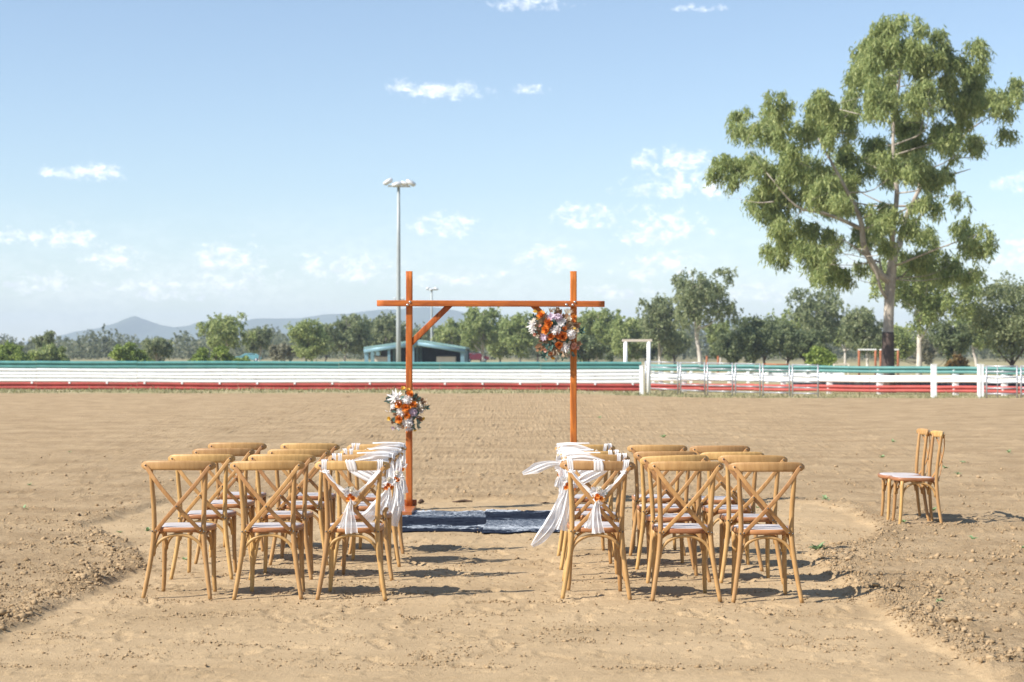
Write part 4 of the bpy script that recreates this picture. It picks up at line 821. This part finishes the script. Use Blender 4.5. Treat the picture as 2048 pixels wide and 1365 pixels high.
def sash(ch, label, mode, seed, a=1, tails=()):
    o = empty('chair_sash', ch.location, label, 'sash', 'white sashes on the aisle chairs', 0); o.rotation_euler = ch.rotation_euler
    r = np.random.default_rng(seed)
    if mode == 'centre':
        for i, (x, w_) in enumerate(((-.176, .038), (-.002, .058), (.172, .038))): wrap(x, w_, o, seed*7+i)
        for s_ in (-1, 1):
            x = s_*.172; ribbon([railp(x, -.018, .835), railp(x*.92, -.026, .812), (s_*.10, -.262, .745), (s_*.03, -.272, .685)], [.03, .026, .034, .03], (1, 0, s_*1.0), .005, 3, seed=seed+s_).obj('band', cloth, o)
            ribbon([railp(x-s_*.03, -.02, .826), railp(x, -.028, .820), railp(x+s_*.035, -.018, .828)], [.014, .02, .012], (0, 0, 1), .003, 2, seed=seed+9).obj('knot', cloth, o)
        ribbon([(-.012, -.278, .66), (.0, -.284, .635), (.012, -.278, .612)], [.05, .03, .055], (1, 0, .2), .008, 3, seed=seed+4).obj('knot', cloth, o)
        ribbon([(.0, -.276, .645), (-.006, -.280, .60), (-.004, -.286, .52), (.004, -.280, .435)], [.022, .036, .062, .078], (1, .15, 0), .011, 4, seed=seed+5).obj('tail', cloth, o)
        ribbon([(.0, -.272, .645), (-.025, -.270, .58), (-.045, -.266, .52), (-.06, -.262, .462)], [.018, .03, .04, .05], (1, .3, 0), .009, 3, seed=seed+6).obj('tail', cloth, o)
        return
    for i, (x, w_) in enumerate(((-a*.195, .030), (-a*.155, .030), (a*.165, .045), (a*.205, .04))): wrap(x, w_, o, seed*7+i)
    ribbon([railp(-a*.06, -.022, .842), railp(a*.02, -.028, .860), railp(a*.10, -.030, .872), railp(a*.19, -.026, .866), railp(a*.232, -.012, .85)], [.022, .045, .062, .066, .05], (0, 0, 1), .007, 3, seed=seed+1).obj('drape', cloth, o)
    ribbon([railp(-a*.03, .012, .902), railp(a*.08, .006, .904), railp(a*.17, .0, .903), railp(a*.228, .0, .893)], [.02, .04, .044, .03], (0, 1, .1), .004, 3, seed=seed+2).obj('drape', cloth, o)
    ribbon([railp(-a*.10, -.016, .842), (-a*.05, -.258, .79), (a*.06, -.262, .735), (a*.13, -.250, .69), (a*.185, -.236, .665)], [.035, .062, .075, .06, .03], (a*.5, 0, 1), .010, 4, seed=seed+3).obj('band', cloth, o)
    ribbon([railp(a*.20, -.022, .83), (a*.205, -.232, .77), (a*.20, -.236, .70), (a*.195, -.238, .665)], [.05, .06, .055, .03], (1, 0, 0), .010, 3, seed=seed+8).obj('band', cloth, o)
    for k, (pts, W, sd) in enumerate(tails): ribbon(pts, W, sd, .012, 4, seed=seed+20+k).obj('tail', cloth, o)
def T(a, pts): return [(a*.195, -.238, .655)]+[(a*x, y, z) for x, y, z in pts]
sash(AISLE['left', 0], 'white chiffon sash tied at centre back of the nearest left aisle chair', 'centre', 3)
sash(AISLE['right', 0], 'white chiffon sash tied at centre back of the nearest right aisle chair', 'centre', 5)
posy(AISLE['left', 0], (.0, -.276, .668), 'white and orange posy at centre back of the nearest left aisle chair', 11)
posy(AISLE['right', 0], (.0, -.276, .668), 'white and orange posy at centre back of the nearest right aisle chair', 12)
W3 = [.03, .07, .10, .11]
LT = {1: [(T(1, [(.16, -.25, .58), (.10, -.26, .50), (.02, -.25, .43)]), W3, (1, .2, .4)), (T(1, [(.20, -.25, .60), (.19, -.26, .52)]), [.02, .04, .05], (1, .3, 0))],
      2: [(T(1, [(.20, -.25, .55), (.18, -.26, .42), (.155, -.25, .32)]), W3, (1, .2, .2)), (T(1, [(.22, -.25, .58), (.22, -.26, .47)]), [.02, .05, .06], (1, .3, 0))],
      3: [(T(1, [(.20, -.25, .57), (.20, -.255, .48), (.19, -.25, .36)]), [.03, .05, .06, .07], (1, .2, .1)), (T(1, [(.215, -.24, .60), (.23, -.24, .50)]), [.02, .04, .05], (1, .3, 0))]}
RT = {1: [(T(-1, [(.24, -.25, .56), (.30, -.27, .42), (.38, -.28, .31), (.44, -.28, .25)]), [.03, .07, .10, .07, .03], (1, .2, -.6)), (T(-1, [(.20, -.25, .58), (.22, -.26, .46), (.24, -.26, .36)]), [.03, .07, .09, .10], (1, .3, 0))],
      2: [([(-.215, -.235, .80), (-.30, -.25, .795), (-.40, -.26, .765), (-.50, -.26, .725)], [.03, .055, .075, .03], (.2, .3, 1)), (T(-1, [(.21, -.25, .56), (.22, -.26, .44), (.21, -.26, .34)]), [.03, .06, .08, .09], (1, .3, 0))],
      3: [(T(-1, [(.215, -.25, .62), (.23, -.26, .56)]), [.02, .04, .05], (1, .3, 0)), (T(-1, [(.19, -.25, .57), (.18, -.255, .46)]), [.03, .05, .06], (1, .2, .1))]}
for r_ in (1, 2, 3):
    nm = ['', 'second', 'third', 'far'][r_]
    sash(AISLE['left', r_], f'white chiffon sash swept to the aisle end of the {nm} row left aisle chair', 'side', 30+r_, 1, LT[r_])
    sash(AISLE['right', r_], f'white chiffon sash blown toward the aisle from the {nm} row right aisle chair', 'side', 40+r_, -1, RT[r_])
    posy(AISLE['left', r_], (.195, -.248, .672 if r_ < 3 else .70), f'orange and white posy on the aisle side of the {nm} row left chair', 50+r_)
    posy(AISLE['right', r_], (-.195, -.248, .672 if r_ != 2 else .80), f'orange and white posy on the aisle side of the {nm} row right chair', 60+r_)

# ---------------------------------------------------------------- timber arch
da = 17.0; sa = F/da; xl, xr_ = X(818.5, da), X(1147, da); az0 = min(gz(xl, da), gz(xr_, da))
arch = empty('wedding_arch', ((xl+xr_)/2, da, az0), 'orange stained timber wedding arch of two posts and a crossbeam', 'arch')
hx = (xr_-xl)/2; top = Zp(543, da)-az0; zb = Zp(608, da)-az0; pw = .066
def bump_post(x, wz0, wz1):                          # lightly rough sawn square post
    z = np.linspace(wz0, wz1, 26); r = np.random.default_rng(int((x+9)*100)); P = np.stack([x+r.normal(size=26)*.0007, r.normal(size=26)*.0007, z], -1)
    return MB().sweep(P, (1, 0, 0), (0, 1, 0), pw/2, pw/2, 16, 9)
for s_ in (-1, 1): bump_post(s_*hx, .045, top).obj('post', arch_wood, arch)
x0, x1 = X(755, da)-arch.location.x, X(1208.5, da)-arch.location.x; n = 30; xx = np.linspace(x0, x1, n)
MB().sweep(np.stack([xx, np.full(n, -pw/2-.0235), zb+.004-.008*(xx-x0)/(x1-x0)], -1), (0, 1, 0), (0, 0, 1), .0225, .031, 16, 9).obj('crossbeam', beam_wood, arch)
for s_ in (-1, 1):
    a = np.array((s_*(hx-pw/2+.002), 0, Zp(684, da)-az0)); b = np.array((s_*(hx-.40), 0, zb-.03)); u = (b-a)/np.linalg.norm(b-a); P = np.linspace(a-u*.02, b+u*.035, 10)
    mb = MB().sweep(P, (0, 1, 0), np.cross(u, (0, 1, 0)), .021, .030, 16, 9); bl = mb.obj('brace', arch_wood, arch)
    mb = MB().box((s_*hx, -.22, .0225), (.13, .82, .045)); mb.obj('foot', base_wood, arch, False, .004)
    mb = MB().box((s_*(hx-.0), .06, .075), (.15, .035, .06)); mb.obj('foot_cleat', base_wood, arch, False, .004)
bolt2 = MB().tube([(0,0,0),(0,-.006,0),(0,-.010,0)], [.014,.013,.005], 10).mesh('bolt', bolt_m)
for s_ in (-1, 1):
    for q in ((.012, .016), (-.012, -.014)): link('bolt', bolt2, arch, (s_*hx+q[0], -pw/2-.046, zb+q[1]))
link('bolt', bolt2, arch, (hx-.075, -pw/2-.046, zb-.012))
# ---------------------------------------------------------------- flower clusters
def cluster(name, label, items, ox, oy, k, cx, cy, half, face):
    X0, Z0 = X(ox+cx*k, da), Zp(oy+cy*k, da); o = empty(name, (X0, da-face, Z0), label, 'flowers'); mb = MB(); r = np.random.default_rng(5)
    mb.sweep(np.array([(0, 0, -.6), (0, 0, -.2), (0, 0, .2), (0, 0, .6)])*half*np.array([1, 1, 1]), (1, 0, 0), (0, 1, 0), np.array([.3, .7, .7, .3])*half*.85, np.array([.1, .25, .25, .1])*half*.8, 12); mb.obj('foam_core', P_TE, o)
    for (kind, mat, zx, zy, rr) in items:
        x = (zx-cx)*k/sa; z = -(zy-cy)*k/sa; q = min(1, math.hypot(x, z)/half); y = -.10*math.sqrt(1-q*q*.92)-.01; rad = rr*k/sa
        put(kind, mat, o, (x, y, z), rad*(1.9 if kind in ('leaf', 'blade', 'plume') else 1.42), ang=math.atan2(z, x)+rf.normal()*.35, out=(x/half*.8, 0, z/half*.8+.15))
    for i in range(42):                               # greenery filling the gaps
        a = r.uniform(0, 6.28); q = r.random()**.5*half*.62; put(['leaf', 'blade', 'plume'][i % 3], [P_TE, P_BR, P_DR][i % 3], o, (q*math.cos(a), -.055*math.sqrt(1-(q/half)**2), q*math.sin(a)), half*.42, ang=a)
    return o
R7 = [('rose',P_OR,390,390,72),('rose',P_RU,505,510,62),('rose',P_OR,520,560,72),('rose',P_OR,470,650,74),('rose',P_RU,560,770,58),('rose',P_RU,765,765,76),('rose',P_RU,690,750,60),('rose',P_RU,700,910,64),('small',P_OR,960,420,52),('small',P_RU,790,630,50),('small',P_OR,950,490,46),
      ('ball',P_WH,640,655,66),('ball',P_WH,918,722,62),('ball',P_WH,815,968,60),('daisy',P_LI,570,420,72),('ball',P_LI,690,420,52),('daisy',P_LI,440,765,62),('daisy',P_WH,740,540,56),('small',P_CR,870,460,50),('daisy',P_WH,790,480,40),
      ('star',P_WH,235,560,88),('star',P_WH,250,650,70),('star',P_CR,250,480,52),('rose',P_PK,950,920,56),('small',P_PK,1030,960,40),('small',P_PK,275,725,38),('small',P_PK,462,1000,40),('small',P_CR,330,760,36),('small',P_PK,370,580,34),
      ('leaf',P_TE,590,900,55),('leaf',P_TE,510,880,50),('leaf',P_TE,920,1030,55),('leaf',P_TE,1030,1050,52),('leaf',P_TE,330,680,44),('blade',P_YE,310,310,50),('small',P_YE,600,1140,34),('blade',P_YE,955,620,34),('blade',P_YE,350,440,40),
      ('blade',P_BR,1020,880,64),('blade',P_BR,690,300,50),('plume',P_DR,540,320,60),('plume',P_DR,640,310,60),('plume',P_CR,830,350,66),('plume',P_CR,870,330,60),('blade',P_BR,830,590,44),('blade',P_DR,1010,640,44),('blade',P_BR,440,930,48),('blade',P_BR,540,1040,44),('plume',P_DR,770,1060,60),('plume',P_DR,850,1070,54),('small',P_RU,560,1060,34),('small',P_CR,490,1120,26),('blade',P_CR,780,870,40),('small',P_CR,880,870,36),('small',P_CR,620,840,30)]
cluster('flower_cluster', 'large round cluster of orange, rust and white flowers hung at the arch top corner', R7, 1040, 590, .1099, 640, 700, .285, .05)
L8 = [('small',P_YE,545,220,58),('rose',P_OR,695,335,76),('rose',P_OR,460,560,86),('rose',P_OR,620,620,98),('rose',P_OR,770,560,80),('rose',P_OR,630,790,82),('rose',P_OR,470,870,88),('ball',P_WH,640,460,84),('ball',P_WH,505,735,76),('ball',P_WH,655,945,86),('ball',P_LI,768,722,68),
      ('star',P_WH,385,410,150),('star',P_WH,430,470,90),('daisy',P_WH,320,590,56),('berry',P_WH,225,700,40),('star',P_LI,320,1075,50),('star',P_WH,440,1050,64),('small',P_YE,250,865,56),('small',P_YE,980,870,44),('small',P_YE,800,1115,40),('small',P_YE,655,235,44),
      ('leaf',P_TE,780,430,70),('leaf',P_TE,410,710,64),('leaf',P_TE,380,800,70),('leaf',P_TE,840,980,70),('leaf',P_TE,830,890,70),('leaf',P_TE,860,470,60),('berry',P_WH,920,600,60),('berry',P_CR,1000,570,44),('berry',P_WH,960,720,44),('berry',P_CR,1060,470,26),('plume',P_WH,640,1080,60),('plume',P_WH,700,1080,52),('plume',P_CR,880,560,70),('plume',P_DR,500,1050,50),('blade',P_BR,870,440,40),('berry',P_WH,880,830,36)]
cluster('flower_cluster', 'smaller oval cluster of orange and white flowers halfway up the left arch post', L8, 760, 760, .0879, 620, 660, .225, .045)
# ---------------------------------------------------------------- rugs
def rug_mat(name, stops, size):
    m, t = new_mat(name); c = ocoord(t); sp = t.n('ShaderNodeSeparateXYZ'); t.l(c, sp.inputs[0]); n = t.noise(t.map(c, (1.5, 3.0, 1)), 2.0, 6, .68, .9); fine = t.noise(t.map(c, (5, 16, 1)), 6, 6, .72)
    v = t.m('ADD', t.m('MULTIPLY_ADD', sp.outputs[1], 1/size, .5), t.m('MULTIPLY', t.m('SUBTRACT', n, .5), .55))
    cr = t.n('ShaderNodeValToRGB'); t.l(v, cr.inputs[0]); e = cr.color_ramp.elements; e[0].position = stops[0][0]; e[0].color = (stops[0][1],)*3+(1,); e[1].position = stops[-1][0]; e[1].color = (stops[-1][1],)*3+(1,)
    for a, b in stops[1:-1]: q = e.new(a); q.color = (b, b, b, 1)
    lum = t.m('ADD', cr.outputs[0], t.m('MULTIPLY', t.m('SUBTRACT', fine, .52), t.m('MULTIPLY_ADD', cr.outputs[0], 2.6, .5)), clamp=True)
    c2 = t.n('ShaderNodeValToRGB'); t.l(lum, c2.inputs[0]); e = c2.color_ramp.elements; e[0].position = 0; e[0].color = (.006, .009, .02, 1); e[1].position = 1; e[1].color = (.68, .70, .72, 1)
    for a, b in ((.30, (.005, .008, .017)), (.44, (.014, .024, .048)), (.54, (.07, .09, .12)), (.66, (.28, .31, .34))): q = e.new(a); q.color = (*b, 1)
    princ(t, c2.outputs[0], .85, .15, 0, fine, .5, .006); return m
def rug(label, xa, xb, ya, yb, flip, seed, lift):
    nx_, ny_ = 70, 70; r = np.random.default_rng(seed); cx, cy = (xa+xb)/2, (ya+yb)/2; V = np.zeros((ny_, nx_, 3)); u = np.linspace(-1, 1, nx_)[None]; v = np.linspace(-1, 1, ny_)[:, None]
    x = u*(xb-xa)/2*(1+.03*np.sin(v*4+seed)+.015*np.sin(v*11)); y = v*(yb-ya)/2*(1+.045*np.sin(u*3.2+seed*2)+.02*np.sin(u*9+seed)); h = ground_h(x+cx, y+cy, prints=False)
    rip = .010*np.clip(fbm(x*2.4+seed, y*1.6, 3, 80)+.2, 0, 1)+.018*np.exp(-((v-.9)/.12)**2)*np.clip(np.sin(u*4+seed), 0, 1)
    V[..., 0] = x; V[..., 1] = y; V[..., 2] = h+(.009+lift+rip*.45); n_ = nx_*ny_; q = [(i*nx_+j, i*nx_+j+1, (i+1)*nx_+j+1, (i+1)*nx_+j) for i in range(ny_-1) for j in range(nx_-1)]
    W_ = V.copy(); W_[..., 2] -= .007; rim = [j for j in range(nx_)]+[i*nx_+nx_-1 for i in range(1, ny_)]+[(ny_-1)*nx_+j for j in range(nx_-2, -1, -1)]+[i*nx_ for i in range(ny_-2, 0, -1)]; k = len(rim)
    mb = MB(); mb.add(np.concatenate([V.reshape(-1, 3), W_.reshape(-1, 3)]), q+[(a+n_, d+n_, c+n_, b+n_) for a, b, c, d in q]+[(rim[i], rim[i]+n_, rim[(i+1) % k]+n_, rim[(i+1) % k]) for i in range(k)])
    tag(mb.obj('rug', rug_mat('rug_'+str(seed), flip, yb-ya), loc=(cx, cy, 0)), label, 'rug', 'rugs under the arch')
rug('left one of two dark blue and white streaked rugs under the arch', X(784, 15.7), X(977, 15.7), gd(1065, -.045), gd(1024, -.045), [(.0,.2),(.10,.2),(.20,.82),(.31,.2),(.52,.10),(.64,.42),(.78,.66),(.90,.52),(1.0,.88)], 2, .0)
rug('right one of two dark blue and white streaked rugs under the arch', X(970, 15.7), X(1138, 15.7), gd(1068, -.045), gd(1023, -.045), [(.0,.3),(.08,.5),(.18,.85),(.30,.58),(.5,.58),(.60,.22),(.78,.10),(.90,.45),(1.0,.92)], 5, .006)
# ---------------------------------------------------------------- weeds and sticks on the dirt
WEEDS = [(47,1015,13),(240,1055,9),(296,1052,13),(1327,878,12),(1514,1007,8),(1650,997,14),(1635,1096,24),(1765,915,10),(1785,887,9),(1890,936,12),(1915,948,10),(1924,925,10),(2017,907,10),(1866,1020,14),(1808,1043,10),(1945,1076,14),(2046,1092,12),(1878,1204,13),(370,1109,10),(60,968,8),(1200,838,7),(140,905,7)]
WL = ['small green weed at the far left of the dirt','tiny weed left of the outer left chairs','weed close by the left leg of the second outer chair','weed on the dirt behind the middle right chairs','tiny weed between the outer right chairs','dark low weed right of the arch shadow','largest weed, leafy and green, right of the outer right chairs','weed beyond the side chairs on their left','tiny weed farther beyond the side chairs','weed just right of the side chairs backs','small weed right of and below the backs of the side chairs','small weed right of and above the backs of the side chairs','weed at right edge far behind the side chairs','weed growing under the side chairs rear legs','pale weed by the front legs of the side chairs','weed right of and below the side chairs shadow','weed at the right edge below the side chairs','pale weed in the rough dirt near the lower right','tiny weed in the rough dirt before the outer left chair','tiny weed at far left behind the chairs','tiny weed far out on the dirt within the arch','tiny weed far out on the dirt at left']
for (px, py, s_), lb in zip(WEEDS, WL):
    d = gd(py, 0 if py < 1150 else .03); x = X(px, d); r = np.random.default_rng(px+py); R = s_/F*d; mb = MB()
    for k in range(9 if s_ < 20 else 16):
        v, f = petal_mesh(R*r.uniform(.6, 1.0), R*.42, .1, 5, r.uniform(0, .5)); Rm = np.array(Matrix.Rotation(r.uniform(0, 6.28), 3, 'Z')@Matrix.Rotation(-r.uniform(.2, 1.1), 3, 'Y')); mb.add(v@Rm.T, f)
    tag(mb.obj('weed', weed_m, loc=(x, d, gz(x, d)-.004)), lb, 'weed', 'green weeds on the dirt')
STK = [(925,999,20,.012,'dark dry bark piece lying on the dirt behind the rugs'),(842,1002,6,.02,'small dark bark lump right of the left arch post'),(1090,1001,9,.006,'thin dark stick behind the right rug')]
for px, py, hw, rad, lb in STK:
    d = gd(py, -.01); x = X(px, d); L_ = hw/F*d; r = np.random.default_rng(px); P = np.array([(-L_, .02, 0), (-L_*.4, -.01, rad*.4), (L_*.2, .015, rad*.8), (L_, .0, rad*.5)]); tag(MB().tube(P, [rad*.4, rad, rad*1.3, rad*.5], 7, 3).obj('bark_piece', stick_m, loc=(x, d, gz(x, d)+rad*.6)), lb, 'bark')
# ---------------------------------------------------------------- haze
hz = MB().box((0, 2780, 60), (9600, 5720, 134)).obj('haze', None, None, False); m = bpy.data.materials.new('haze'); m.use_nodes = True; t = NT(m.node_tree); t.t.nodes.clear(); ov = t.n('ShaderNodeOutputMaterial'); pv = t.n('ShaderNodeVolumePrincipled'); pv.inputs['Color'].default_value = (.76, .88, 1, 1); pv.inputs['Density'].default_value = HAZE_D; pv.inputs['Anisotropy'].default_value = .0; t.l(pv.outputs[0], ov.inputs['Volume']); hz.data.materials.append(m)
tag(hz, 'thin pale blue haze over the whole plain', 'haze', kind='stuff')
